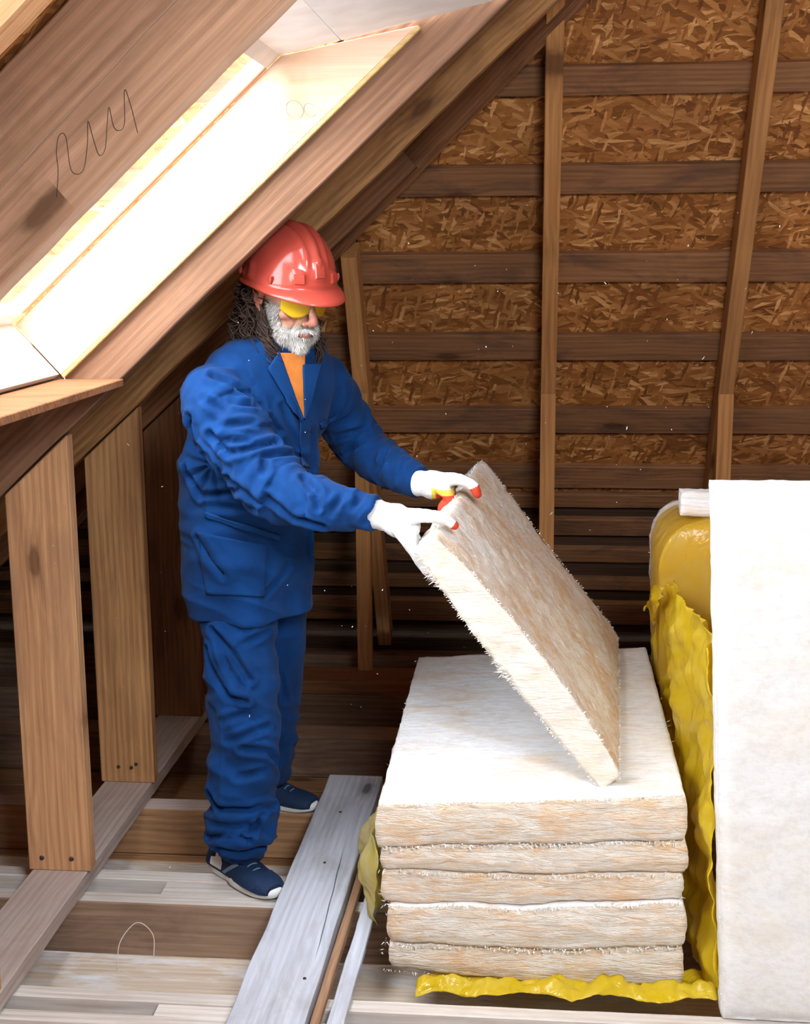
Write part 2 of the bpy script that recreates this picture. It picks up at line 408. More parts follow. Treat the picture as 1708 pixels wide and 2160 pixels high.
# ceiling: left roof slope sheathing around the skylight opening
ceil = empty('ceiling', (-1, 3, 1.8), kind='structure')
NS = .205
def roof_panel(s0, s1, y0, y1):
    mid = (y0+y1)/2
    board('board_panel', LP(s0+.002, NS+.006, mid), LP(s1-.002, NS+.006, mid), (0, 1, 0), y1-y0-.004, .012, 'osb_bright', ceil)
for y0, y1 in ((-1.2, .0), (.0, 1.22), (1.22, 1.84)):
    roof_panel(-2.3, -.2, y0, y1); roof_panel(-.2, 1.1, y0, y1); roof_panel(1.1, 3.4, y0, y1)
for y0, y1 in ((3.18, 4.4), (4.4, 5.9)):
    roof_panel(-2.3, -.2, y0, y1); roof_panel(-.2, 1.4, y0, y1); roof_panel(1.4, 3.4, y0, y1)
roof_panel(-2.3, .07, 1.84, 3.18); roof_panel(1.45, 3.4, 1.84, 3.18)
# right slope and gable behind the viewpoint close the attic
def wallbox(name, poly, ax, mat):
    o = prism(name, poly, ax, mat); tag(o, kind='structure'); return o
wallbox('ceiling_right', [(1.15, -1.2, 3.48), (2.7, -1.2, 1.9), (2.7, 5.9, 1.9), (1.15, 5.9, 3.48)], (0, 0, .03), 'joist_dark')
wallbox('wall_right', [(2.7, -1.2, -.2), (2.7, 5.9, -.2), (2.7, 5.9, 1.95), (2.7, -1.2, 1.95)], (.03, 0, 0), 'joist_dark')
wallbox('wall_front', [(-3, -1.20, -.2), (2.75, -1.20, -.2), (2.75, -1.20, 3.6), (-3, -1.20, 3.6)], (0, -.03, 0), 'joist_dark')

# ------------------------------------------------------------------ skylight
win = empty('window_1', LP(.6, .28, 2.5), kind='structure')
def skb(name, s0, n0, s1, n1, y0, y1, t, mat, par):     # board spanning y0..y1, in-plane from (s0,n0) to (s1,n1)
    a, b_ = LP(s0, n0, (y0+y1)/2), LP(s1, n1, (y0+y1)/2)
    return board(name, a, b_, (0, 1, 0), y1-y0, t, mat, par)
def face_board(name, pts, y, t, mat, par):
    o = prism(name, [LP(s, n, y) for s, n in pts], (0, t, 0), mat)
    o.parent = par; o.matrix_parent_inverse = Matrix.Translation(-V(par.location)); return o
yN, yF = 1.842, 3.16
lin = face_board('lining_panel', [(.085, .103), (1.262, .100), (.99, .268), (.085, .265)], yF, .016, 'pine', win)
face_board('raw_edge', [(.085, .093), (1.262, .090), (1.262, .100), (.085, .103)], yF-.003, .018, 'raw_edge', win)
face_board('lining_panel', [(.085, .103), (1.262, .100), (.99, .268), (.085, .265)], yN, .016, 'pine_pale', win)
skb('sill_panel', .076, .108, .076, .275, yN, yF, .016, 'pine_pale', win)
hd = [(.985, .275), (1.105, .2055), (1.115, .1995), (1.41, .028)]
skb('head_panel', .992, .276, 1.115, .203, yN-.02, yF-.002, .016, 'white_paint', win)
skb('head_panel', 1.117, .2015, 1.42, .030, yN-.02, yF-.002, .016, 'white_paint', win)
# frame: four rails and a pane
for s0, s1 in ((.07, .125), (.945, 1.0)):
    skb('frame_rail', s0, .287, s1, .287, yN, yF+.01, .034, 'white_paint', win)
for y0, y1 in ((yN, yN+.03), (yF-.018, yF+.01)):
    skb('frame_stile', .126, .287, .944, .287, y0, y1, .034, 'pine' if y0 > 2.5 else 'white_paint', win)
skb('pane', .12, .30, .95, .30, yN+.03, yF-.03, .006, 'glass', win)
# horizontal ledge board below the sill
ledge = prism('sill_ledge', [(-1.150, yN, 1.343), (-1.150, yF+.012, 1.343), (-.992, yF+.012, 1.343), (-.992, yN, 1.343)], (0, 0, -.018), 'rafter_dark')
tag(ledge, 'brown horizontal board along the lower end of the skylight opening', 'ledge')

# ------------------------------------------------------------------ rafters of the left slope
def rafter(y0, s0, s1, depth, mat, label, t=.048, wob=.003, crack=False, seg=60):
    """y0 is the face nearest the viewpoint"""
    bm = bmesh.new(); n = seg; rings = []
    sd = random.random()*90
    def W(i, k, amp): return noise.noise(V((i*.31+sd, k*7.1, sd)))*amp+noise.noise(V((i*1.3+sd, k*3.1, 2)))*amp*.4
    for i in range(n+1):
        x = s0+(s1-s0)*i/n
        # section: local y = outward n, local z = toward the viewpoint (-Y world)
        e0 = W(i, 1, wob); e1 = W(i, 2, wob)
        sec = [(0+e0, 0), (.003+e0, -.0)]
        if crack:
            c = .094+W(i*.5, 5, .0035)+W(i*2, 5, .0008)+(x-.9)*.012; h = .0014*max(.5, min(1, .8+W(i, 9, 1.0)))
            sec = [(0+e0, .003), (.003+e0, 0), (c-h, 0), (c, -.018), (c+h, 0), (depth-.003+e1, 0), (depth+e1, .003), (depth+e1, t), (0+e0, t)]
            sec = [(a, b_ if b_ >= 0 else .02) for a, b_ in sec]
        else:
            sec = [(0+e0, .003), (.003+e0, 0), (depth-.003+e1, 0), (depth+e1, .003), (depth+e1, t), (0+e0, t)]
        rings.append([bm.verts.new((x, a, -b_)) for a, b_ in sec])
    m_ = len(rings[0])
    for a, b_ in zip(rings, rings[1:]):
        for k in range(m_): bm.faces.new((a[k], a[(k+1) % m_], b_[(k+1) % m_], b_[k]))
    bm.faces.new(rings[0][::-1]); bm.faces.new(rings[-1])
    bmesh.ops.recalc_face_normals(bm, faces=bm.faces)
    o = from_bm('rafter', bm, mat)
    x = V((CL, 0, SL)); yv = V((-SL, 0, CL)); zv = V((0, -1, 0))
    mw = Matrix((x, yv, zv)).transposed().to_4x4(); mw.translation = LP(0, 0, y0); o.matrix_world = mw
    tag(o, label, 'rafter', 'sloping rafters on the left'); return o
rafter(1.168, -.2, 2.3, .19, 'stud', 'pale rafter cut off by the top left corner of the view')
RA = rafter(1.778, -.6, 2.3, .195, 'rafter', 'wide brown rafter with a long black crack and pencil scribble', crack=True, wob=.002, seg=120)
RB = rafter(3.176, -1.75, 2.0, .195, 'rafter_brown', 'brown rafter under the skylight lining board resting on the nearest stud', wob=.0035)
RC = rafter(3.776, -1.75, 1.9, .195, 'rafter_gold', 'rough golden rafter just behind the skylight rafter', wob=.006)
RD = rafter(4.376, -1.75, 1.02, .195, 'rafter_dark', 'dark brown rafter behind the rough golden rafter, over the farthest stud', wob=.003)
for s_, n_ in ((.905, .135), (.52, .05)):       # knots proud of the cracked rafter
    pass
RA.data.materials.append(M['pine'])  # paler underside: light from below put into its colour
for p in RA.data.polygons:
    if p.normal.y < -.9: p.material_index = 1
# hip rafter where the two slopes meet
p0 = V((-1.24-.25, 4.936+.155, 1.126-.27)); hipA = V((-1.24, 4.936, 1.126)); hipB = V((-.055, 4.316, 2.2))
hd_ = (hipB-hipA).normalized()
nout = (V((-SL, 0, CL))+V((0, SB, CB))).normalized()
hip = board('hip_rafter', hipA-hd_*1.3+nout*.07, hipB+hd_*.9+nout*.07, nout, .14, .045, 'rafter_dark', None, 40, .003)
tag(hip, 'dark hip rafter in the angle between the left slope and the back slope', 'rafter')

# pencil scribble on the cracked rafter
pts = [(-.635, 1.715), (-.631, 1.749), (-.632, 1.773), (-.627, 1.794), (-.618, 1.792), (-.613, 1.749), (-.597, 1.749), (-.589, 1.785), (-.587, 1.812), (-.580, 1.785), (-.574, 1.768), (-.566, 1.775), (-.562, 1.802), (-.558, 1.829), (-.553, 1.805), (-.546, 1.799), (-.538, 1.808), (-.536, 1.85), (-.529, 1.832), (-.521, 1.796)]
bm = bmesh.new(); tube(bm, [(a, 1.7775, c) for a, c in pts], [.0004]*len(pts), 5, 5)
o = from_bm('pencil_mark', bm, 'pencil'); wparent(o, RA); o.matrix_parent_inverse = RA.matrix_world.inverted()
tag(o, 'pencil scribble')
# faint pencil loop on the lining board
bm = bmesh.new(); tube(bm, [LP(.93+.018*math.cos(a/2), .16+.022*math.sin(a/2), 3.1595) for a in range(0, 14)], [.0005]*14, 5, 2)
tube(bm, [LP(.955+.012*math.cos(a/2), .135+.016*math.sin(a/2), 3.1595) for a in range(0, 11)], [.0005]*11, 5, 2)
o = from_bm('pencil_mark', bm, 'beard_grey'); o.parent = win; o.matrix_parent_inverse = Matrix.Translation(-win.location)

# ------------------------------------------------------------------ knee wall: studs and plates
def stud(y0, mat, label, x0=-1.312, x1=-1.145, t=.045):
    def top(x): return 1.219+(x+1.137)*math.tan(TL)-.008
    L = [(x0, .05), (x1, .05), (x1, top(x1)), (x0, top(x0))]
    bm = bmesh.new()
    a = [bm.verts.new((z, x, 0)) for x, z in L]; b_ = [bm.verts.new((z, x, -t)) for x, z in L]
    bm.faces.new(a); bm.faces.new(b_[::-1])
    for i in range(4): bm.faces.new((a[(i+1) % 4], a[i], b_[i], b_[(i+1) % 4]))
    bmesh.ops.recalc_face_normals(bm, faces=bm.faces)
    bmesh.ops.bevel(bm, geom=list(bm.edges), offset=.003, segments=1, affect='EDGES')
    o = from_bm('wall_stud', bm, mat)
    mw = Matrix(((0, 1, 0, 0), (0, 0, -1, y0), (1, 0, 0, 0), (0, 0, 0, 1))); o.matrix_world = mw
    tag(o, label, 'stud', 'knee wall studs'); return o
def nailhead(x, y_, z, par, rr=.006, ax='y'):
    bm = bmesh.new(); bmesh.ops.create_cone(bm, cap_ends=True, segments=10, radius1=rr, radius2=rr*.7, depth=.004)
    o = from_bm('nail', bm, 'nail'); o.parent = par
    m_ = Matrix.Translation((x, y_, z)) @ (Matrix.Rotation(math.pi/2, 4, 'X') if ax == 'y' else Matrix.Identity(4))
    o.matrix_parent_inverse = par.matrix_world.inverted(); o.matrix_basis = m_
    return o
bpy.context.view_layer.update()
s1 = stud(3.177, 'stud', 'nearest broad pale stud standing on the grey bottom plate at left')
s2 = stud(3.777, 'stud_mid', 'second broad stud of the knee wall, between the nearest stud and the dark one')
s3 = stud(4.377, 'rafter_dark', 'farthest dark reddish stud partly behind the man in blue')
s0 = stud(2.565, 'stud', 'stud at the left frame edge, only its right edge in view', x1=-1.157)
bpy.context.view_layer.update()
for x, z in ((-1.275, .085), (-1.195, .085)): nailhead(x, 3.175, z, s1, .007)
for x, z in ((-1.255, .10), (-1.215, .098), (-1.20, .11)): nailhead(x, 3.775, z, s2, .006)
plate = board('bottom_plate', (-1.229, 1.6, .0275), (-1.229, 4.62, .0275), (1, 0, 0), .15, .045, 'plate', None, 60, .002)
tag(plate, 'grey brown bottom plate running back under the row of studs', 'plate')
bplate = board('bottom_plate', (-1.12, 4.89, .025), (2.3, 4.89, .025), (0, 1, 0), .19, .05, 'rafter_dark', None, 30, .002)
tag(bplate, 'dark bottom plate lying across the back under the thin posts', 'plate')

# back posts and rafters of the end slope
for xr, lab in ((-.615, 'thin post at the back just right of the man'), (.077, 'thin brown post at the back behind the held insulation batt'), (.718, 'thin brown post at the back above the white upright slab')):
    x = xr-.055
    L = [(4.936, .05), (4.936, 1.126), (4.936+.045, 1.126-.075), (4.936+.045, .05)]
    bm = bmesh.new(); a = [bm.verts.new((z, yy-4.936, 0)) for yy, z in L]; b_ = [bm.verts.new((z, yy-4.936, .055)) for yy, z in L]
    bm.faces.new(a); bm.faces.new(b_[::-1])
    for i in range(4): bm.faces.new((a[(i+1) % 4], a[i], b_[i], b_[(i+1) % 4]))
    bmesh.ops.recalc_face_normals(bm, faces=bm.faces)
    bmesh.ops.bevel(bm, geom=list(bm.edges), offset=.002, segments=1, affect='EDGES')
    o = from_bm('wall_post', bm, 'back_rafter')
    o.matrix_world = Matrix(((0, 0, 1, x), (0, 1, 0, 4.936), (1, 0, 0, 0), (0, 0, 0, 1)))
    tag(o, lab, 'post', 'thin posts of the back wall')
for xr, ztop, lab in ((-.615, 1.62, 'short brown rafter of the back slope just right of the hard hat'), (.077, 2.42, 'brown rafter of the back slope in the middle of the board wall'), (.718, 2.8, 'brown rafter of the back slope near the right edge, above the white slab'), (1.36, 2.8, 'rafter of the back slope beyond the right frame edge')):
    xm = xr-.0275
    o = board('slope_rafter', BP(xm, -.05, .054), BP(xm, ztop, .054), V((0, SB, CB)), .106, .055, 'back_rafter', None, 40, .0015)
    tag(o, lab, 'rafter', 'rafters of the back slope')

# ------------------------------------------------------------------ joists
def joist(y0, y1, mat, lab, x0=-2.3, x1=2.5, h=.146, top=None):
    o = board('floor_joist', (x0, (y0+y1)/2, -h/2-.0005), (x1, (y0+y1)/2, -h/2-.0005), (0, 1, 0), y1-y0, h-.001, mat, None, 80, .0015, .003)
    if top:
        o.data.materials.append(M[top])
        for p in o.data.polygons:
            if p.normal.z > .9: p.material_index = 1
    tag(o, lab, 'joist', 'floor joists'); return o
def jstrip(y0, y1, x0, x1, mat, lab, z=0., t=.012):
    o = board('joist_strip', (x0, (y0+y1)/2, z-t/2), (x1, (y0+y1)/2, z-t/2), (0, 1, 0), y1-y0, t, mat, None, 40, .0012, .0015)
    return tag(o, lab, 'board')
J1 = joist(2.668, 2.712, 'strip', 'pale joist along the bottom edge of the picture, in front of the stack')
J1b = joist(2.575, 2.615, 'strip', 'pale joist nearest of all, cut by the bottom frame edge')
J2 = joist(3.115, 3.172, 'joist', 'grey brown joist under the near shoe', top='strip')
J2b = joist(3.248, 3.30, 'strip', 'pale joist just behind the one under the near shoe')
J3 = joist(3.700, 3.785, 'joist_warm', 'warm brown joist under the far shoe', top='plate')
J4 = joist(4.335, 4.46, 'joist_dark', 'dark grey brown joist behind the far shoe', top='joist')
J5 = joist(4.79, 4.98, 'joist_dark', 'dark joist at the back under the bottom plate of the thin posts')
J6 = joist(5.3, 5.36, 'joist_dark', 'darkest joist far back under the eave', x1=2.3)
def block(x0, x1, y0, y1, z, mat, lab):
    o = board('filler_block', (x0, (y0+y1)/2, z-.03), (x1, (y0+y1)/2, z-.03), (0, 1, 0), y1-y0, .06, mat, None, 10, .001)
    tag(o, lab, 'block')
block(-.96, -.60, 3.175, 3.245, -.004, 'strip', 'pale filler block between the two joists beside the near shoe')
block(-.82, -.50, 2.618, 2.665, -.004, 'strip', 'pale filler block between the two nearest joists at the bottom left')
block(-.10, .9, 2.618, 2.665, -.03, 'joist', 'brown filler block at the bottom edge below the stack')
bpy.context.view_layer.update()
random.seed(3)
for x, y_ in ((-1.02, 2.86), (-.86, 2.80), (-.43, 2.9), (-.30, 2.86), (-.17, 3.0), (-.95, 3.45), (-1.0, 3.52), (-.35, 3.42)):
    nailhead(x, y_, FL+.001, floor, .006, 'z')

# planks lying across the joists
pl = empty('loose_plank', (-.56, 3.2, .02), 'wide weathered grey plank with a split, lying beside the stack', 'plank')
def cracked_plank():
    n = 90; bm = bmesh.new(); rings = []; L = 2.05; w_ = .168; t = .038
    for i in range(n+1):
        x = L*i/n; a = max(0, min(1, (x-.95)/.1))*max(0, 1-(x-1.42)/.1 if x > 1.42 else 1); c = -.045+(.04*(x-1.4))+noise.noise(V((x*12, 0, 0)))*.002
        h = .0015*a+.0001; d = .012*a
        e = noise.noise(V((x*5, 3, 1)))*.002; e2 = noise.noise(V((x*6, 8, 1)))*.003
        rings.append([bm.verts.new((x, yy, zz)) for yy, zz in ((-w_/2+e, 0), (w_/2+e2, 0), (w_/2+e2, t-.003), (w_/2-.003+e2, t), (c+h, t), (c, t-d-.0002), (c-h, t), (-w_/2+.003+e, t), (-w_/2+e, t-.003))])
    m_ = 9
    for a, b_ in zip(rings, rings[1:]):
        for k in range(m_): bm.faces.new((a[k], a[(k+1) % m_], b_[(k+1) % m_], b_[k]))
    bm.faces.new(rings[0][::-1]); bm.faces.new(rings[-1]); bmesh.ops.recalc_face_normals(bm, faces=bm.faces)
    return bm
o = from_bm('plank_board', cracked_plank(), 'grey_plank'); o.matrix_world = frame((-.562, 1.86, .002), (-.541, 3.91, .002), (-1, 0, 0))
o.matrix_basis = o.matrix_world.copy(); o.parent = pl; o.matrix_parent_inverse = Matrix.Translation(-pl.location)
bpy.context.view_layer.update()
for x, y_ in ((-.545, 3.30), (-.55, 3.63), (-.50, 2.72), (-.56, 2.35)): nailhead(x, y_, .0405, pl, .005, 'z')
tag(board('loose_lath', (-.464, 1.9, .014), (-.444, 3.35, .014), (1, 0, 0), .020, .024, 'lath', None, 40, .001), 'narrow brown lath on edge between the wide grey plank and the thin pale board', 'lath')
tag(board('loose_board', (-.425, 1.95, .009), (-.400, 3.22, .009), (1, 0, 0), .038, .016, 'grey_plank', None, 40, .002), 'thin pale board lying beside the brown lath, against the stack', 'board')

# ------------------------------------------------------------------ insulation batts
def grid_box(fn, nx, ny, nz, rough, seed, sc=(1, 1, 1), fray=1.0):
    """closed box; fn(u,v,w) in [0,1]^3 -> point; faces: 0 top/bottom, 1 sides"""
    bm = bmesh.new(); key = {}
    def vert(i, j, k):
        q = (i, j, k)
        if q not in key:
            u_, v_, w_ = i/nx, j/ny, k/nz
            # round the corners a little
            p = fn(u_, v_, w_); key[q] = bm.verts.new(p)
        return key[q]
    def quad(a, b_, c, d, mi):
        fc = bm.faces.new((vert(*a), vert(*b_), vert(*c), vert(*d))); fc.material_index = mi; fc.smooth = True
    for i in range(nx):
        for j in range(ny):
            quad((i, j, 0), (i, j+1, 0), (i+1, j+1, 0), (i+1, j, 0), 1)
            quad((i, j, nz), (i+1, j, nz), (i+1, j+1, nz), (i, j+1, nz), 0)
    for i in range(nx):
        for k in range(nz):
            quad((i, 0, k), (i+1, 0, k), (i+1, 0, k+1), (i, 0, k+1), 1)
            quad((i, ny, k), (i, ny, k+1), (i+1, ny, k+1), (i+1, ny, k), 1)
    for j in range(ny):
        for k in range(nz):
            quad((0, j, k), (0, j, k+1), (0, j+1, k+1), (0, j+1, k), 1)
            quad((nx, j, k), (nx, j+1, k), (nx, j+1, k+1), (nx, j, k+1), 1)
    bm.normal_update()
    nr = {v: v.normal.copy() for v in bm.verts}
    for v in bm.verts:
        p = v.co
        q = V((p.x*sc[0], p.y*sc[1], p.z*sc[2]))
        d = noise.noise(q*14+V((seed, 0, 0)))*rough*.5+noise.noise(q*45+V((0, seed, 0)))*rough*.45+noise.noise(q*120+V((0, seed, 0)))*rough*.3*fray
        v.co = p+nr[v]*d
    return bm
def fringe(bm, rnd, lines, n, L=.012, mi=0):
    """short loose fibres: thin triangles along given lines"""
    for _ in range(n):
        a, b_, out = rnd.choice(lines); t = rnd.random()
        p = V(a).lerp(V(b_), t); d = (V(out)+V((rnd.uniform(-1, 1), rnd.uniform(-1, 1), rnd.uniform(-1, 1)))*.9).normalized()*L*rnd.uniform(.3, 1.2)
        s_ = V((rnd.uniform(-1, 1), rnd.uniform(-1, 1), rnd.uniform(-1, 1))).cross(d).normalized()*rnd.uniform(.0006, .0018)
        q = p+d*.5+V((rnd.uniform(-1, 1), rnd.uniform(-1, 1), rnd.uniform(-1, 1)))*L*.2
        fc = bm.faces.new([bm.verts.new(p-s_), bm.verts.new(p+s_), bm.verts.new(q+s_*.5), bm.verts.new(p+d)]); fc.material_index = mi

# the stack: five batts, seam heights at left / middle / right of the front face
seamL = [.432, .328, .270, .190, .098, .030]
seamM = [.452, .345, .268, .196, .094, .004]
seamR = [.478, .366, .290, .220, .112, .010]
wobs = [random.uniform(0, 50) for _ in range(6)]
def seam(i, x, y_):
    t = (x+.33)/.66
    a = seamL[i]+(seamM[i]-seamL[i])*min(1, t*2) if t < .5 else seamM[i]+(seamR[i]-seamM[i])*(t*2-1)
    wv = noise.noise(V((x*7, y_*4, wobs[i])))*.008*(1 if 0 < i < 5 else .3)
    if i == 5: a = max(a, .006)
    if i == 0: a -= .012*max(0, (y_-2.8))/1.2
    return a+wv
stack_labels = ['top batt of the low insulation stack, its white face exposed', 'second insulation batt from the top of the low stack', 'middle insulation batt of the low stack', 'fourth insulation batt from the top of the low stack', 'bottom insulation batt of the low stack, resting on yellow film']
for i in range(5):
    dx = (.0, .006, -.002, .006, .004)[i]; dy = (0, .006, .012, 0, .01)[i]; xl = (0, .004, .012, .018, .022)[i]
    def fn(a, b_, c):
        # pillow the corners
        x = -.338+xl+dx+(.672-xl)*a; y_ = 2.795+dy+1.15*b_
        x *= 1+.018*(y_-2.8)
        zt_, zb2 = seam(i, x, y_)-.0008, seam(i+1, x, y_)+.0008
        z = zb2+(zt_-zb2)*c
        bul = math.sin(math.pi*c)
        if b_ == 0: y_ -= .006*bul
        if a == 1: x += .008*bul
        if a == 0: x -= .008*bul
        if c in (0, 1):
            e = min(a, 1-a)*.67; e2 = min(b_, 1-b_)*1.15; d = max(0, 1-min(e, e2)/.02)
            z += (-1 if c == 1 else 1)*.0025*d
        return (x, y_, z)
    bm = grid_box(fn, 84, 70 if i == 0 else 34, 10, .007 if i else .006, i*3.3, (.6, 1, 2.6))
    o = from_bm('insulation_batt', bm, ['wool_top', 'wool_side'])
    tag(o, stack_labels[i], 'insulation batt', 'batts in the low stack')
    rnd = random.Random(i); bm = bmesh.new(); ls = []
    zt_, zb2 = seam(i, 0, 2.8), seam(i+1, 0, 2.8)
    for sgx in (-1, 1):
        for c in (.1, .5, .95):
            z = lambda yy: seam(i+1, sgx*.33, yy)+(seam(i, sgx*.33, yy)-seam(i+1, sgx*.33, yy))*c
            ls.append(((sgx*.337, 2.8, z(2.8)), (sgx*.345, 3.9, z(3.9)), (sgx, 0, .2)))
    for q in range(10):
        x0 = -.33+.066*q
        for c in (.03, .97):
            za = seam(i+1, x0, 2.8)+(seam(i, x0, 2.8)-seam(i+1, x0, 2.8))*c; zz = seam(i+1, x0+.066, 2.8)+(seam(i, x0+.066, 2.8)-seam(i+1, x0+.066, 2.8))*c
            ls.append(((x0, 2.792, za), (x0+.066, 2.792, zz), (0, -1, 0)))
    fringe(bm, rnd, ls, 420, .010)
    fo = from_bm('loose_fibres', bm, 'fibre', o); fo['kind'] = 'stuff'

# the batt being lifted
eu = V((-.61, 0, .793)); en = V((.793, 0, .61)); base = V((.158, 2.85, .456))
def held(u_, v_, n_):           # u along width up the tilt, v depth, n thickness
    drift = .058*v_
    sag = -.035*math.sin(math.pi*u_/.684)*(.3+.7*v_)
    return base+eu*u_+V((drift, v_, 0))+en*(n_+sag)
def heldT(u_):
    return .048+.042*math.sin(math.pi*min(1, max(0, u_/.684)))**.6
def fnh(a, b_, c):
    u_ = .684*a; v_ = 1.09*b_; T = heldT(u_)
    if b_ == 1 and a > .9: v_ += .03
    return held(u_, v_, T*c)
bm = grid_box(fnh, 70, 80, 9, .007, 77., (1, .7, 1))
HB = from_bm('insulation_batt', bm, ['wool_held', 'wool_edge'])
tag(HB, 'tilted insulation batt being lifted by the man in white gloves', 'insulation batt')
bm = bmesh.new(); rnd = random.Random(5); ls = []
for q in range(10):
    ua, ub = .0684*q, .0684*(q+1)
    ls.append((held(ua, 0, 0), held(ub, 0, 0), (-.8, -.5, -.3))); ls.append((held(ua, 0, heldT(ua)), held(ub, 0, heldT(ub)), en))
    ls.append((held(ua, 1.09, heldT(ua)), held(ub, 1.09, heldT(ub)), (1, .3, .3)))
    va, vb = .109*q, .109*(q+1)
    ls.append((held(.684, va, .04), held(.684, vb, .04), eu)); ls.append((held(0, va, .045), held(0, vb, .045), (1, 0, 0)))
fringe(bm, rnd, ls, 1300, .008)
for q in ((.63, .004), (.61, .0), (.35, .0), (.34, .006)):       # bigger tufts
    for _ in range(40):
        p = held(q[0]+rnd.gauss(0, .01), 0, q[1]); fringe(bm, rnd, [(p, p+V((.004, 0, .004)), (-1, -.3, -.2))], 1, .018)
fo = from_bm('loose_fibres', bm, 'fibre', HB); fo['kind'] = 'stuff'

# upright white batt at right
def fns(a, b_, c):
    x = .417+.62*a; z = .002+1.176*c; y_ = 2.685+.085*b_
    x -= .062*(z/1.19); e = min(c, 1-c)*1.19; e2 = min(a, 1-a)*.62
    d = max(0, 1-min(e, e2)/.03); y_ += (.5-b_)*.03*d*d if b_ in (0, 1) else 0
    if a in (0, 1): x += (1 if a == 0 else -1)*.006*(1-math.sin(math.pi*b_))
    y_ += .012*math.sin(z*2.2)
    return (x, y_+ .0*z, z-.006*(1-math.sin(math.pi*b_))*(c == 1))
bm = grid_box(fns, 50, 6, 95, .0045, 33., fray=.7)
o = from_bm('insulation_batt', bm, ['wool_slab', 'wool_slab'])
tag(o, 'tall white insulation batt standing upright at the right edge', 'insulation batt')
SLB = o
bm = bmesh.new(); fringe(bm, random.Random(8), [((.417, 2.70, .02), (.36, 2.70, 1.17), (-1, 0, 0)), ((.36, 2.71, 1.174), (.97, 2.71, 1.174), (0, 0, 1))], 120, .006)
fo = from_bm('loose_fibres', bm, 'fibre', o); fo['kind'] = 'stuff'
# short batt lying on top of the yellow pack
def fnt(a, b_, c):
    x = .402+.30*a; z0 = .926-.018*a; z1 = .988
    return (x, 3.66+.07*b_, z0+(z1-z0)*c)
bm = grid_box(fnt, 30, 8, 6, .006, 21.)
tag(from_bm('insulation_batt', bm, ['wool_top', 'wool_top']), 'small greyish batt piece lying on top of the yellow wrapped pack', 'insulation batt')

# ------------------------------------------------------------------ yellow wrapped pack and film
pack = empty('insulation_pack', (.6, 3.5, 0), 'upright pack of batts in torn yellow film behind the white slab', 'insulation pack')
def round_profile(z, H_, R_):
    """inset of the left/right side near the top"""
    return 0 if z < H_-R_ else R_-math.sqrt(max(0, R_*R_-(z-(H_-R_))**2))
def fnp(grow):
    def fn(a, b_, c):
        z = .004+(.900+grow)*c
        ins = round_profile(z, .904+grow, .13)
        x0 = .385-.035*min(1, z/.9)+ins-grow; x1 = .97-ins+grow
        y0, y1 = 3.62-grow+ins*.3, 4.08+grow-ins*.3
        return (x0+(x1-x0)*a, y0+(y1-y0)*b_, z)
    return fn
bm = grid_box(fnp(0), 30, 34, 60, .010, 4., (1, 1, 1))
o = from_bm('packed_batts', bm, ['wool_held', 'wool_held']); wparent(o, pack)
# wrapper: covers the pack except the far left strip
bm = grid_box(fnp(.012), 40, 44, 70, .009, 14., (1.6, 1.6, .5), .2)
kill = [fc for fc in bm.faces if (fc.calc_center_median().y > 3.92 and fc.calc_center_median().x < .5)]
bmesh.ops.delete(bm, geom=kill, context='FACES')
o = from_bm('wrapper', bm, ['film_clear', 'film_clear']); wparent(o, pack)
def crumple(name, fn, nu, nv, mat, seed, amp=.02, th=.0012, fr=7., holes=None):
    bm = bmesh.new(); g_ = [[None]*(nv+1) for _ in range(nu+1)]
    for i in range(nu+1):
        for j in range(nv+1):
            g_[i][j] = bm.verts.new(fn(i/nu, j/nv))
    for i in range(nu):
        for j in range(nv): bm.faces.new((g_[i][j], g_[i+1][j], g_[i+1][j+1], g_[i][j+1])).smooth = True
    bm.normal_update(); nr = {v: v.normal.copy() for v in bm.verts}
    for v in bm.verts:
        p = v.co; q = V((p.x*fr, p.y*fr, p.z*fr))
        # sharp crumples: folded absolute noise
        d = (abs(noise.noise(q+V((seed, 0, 0))))*2-.5)*amp+(abs(noise.noise(q*2.3+V((0, seed, 0))))*2-.5)*amp*.5+abs(noise.noise(q*5.1))*amp*.3
        v.co = p+nr[v]*d+V((noise.noise(q*1.1+V((5, 5, seed))), noise.noise(q*1.2+V((9, 1, seed))), noise.noise(q*1.3+V((2, 7, seed)))))*amp*.6
    me = bpy.data.meshes.new(name); bm.to_mesh(me); bm.free()
    o = link(name, me, mat); s_ = o.modifiers.new('thick', 'SOLIDIFY'); s_.thickness = th; s_.offset = 0
    return o
# torn film hanging down beside the stack's right side
def ff(a, b_):
    y_ = 3.95-1.21*a
    ks = [(3.95, .44), (3.78, .46), (3.70, .65), (3.6, .74), (3.37, .80), (2.7, .82)]
    htop = ks[-1][1]
    for (ya, ha), (yb, hb) in zip(ks, ks[1:]):
        if yb <= y_ <= ya: htop = ha+(hb-ha)*(ya-y_)/(ya-yb)
    z = .012+htop*b_
    x = .362+.010*math.sin(a*14+b_*3)+.022*a+.014*a*(1-b_)
    if z > .50: x -= .022*min(1, (z-.50)/.1)*(1-a*.8)
    return (x, y_, z)
o = crumple('film_flap', ff, 120, 90, 'film', 3.1, .024, .0012, 6); wparent(o, pack)
# pointed torn corner of the flap
def fc_(a, b_):
    tip = V((.305, 3.66, .655)); r0 = V((.335, 3.68, .60)); r1 = V((.345, 3.50, .76))
    e = r0.lerp(r1, b_); return tip.lerp(e, a**.8)+V((0, 0, .03*math.sin(a*3.1)))
o = crumple('film_flap', fc_, 30, 24, 'film', 9.1, .012, .0012, 14); wparent(o, pack)
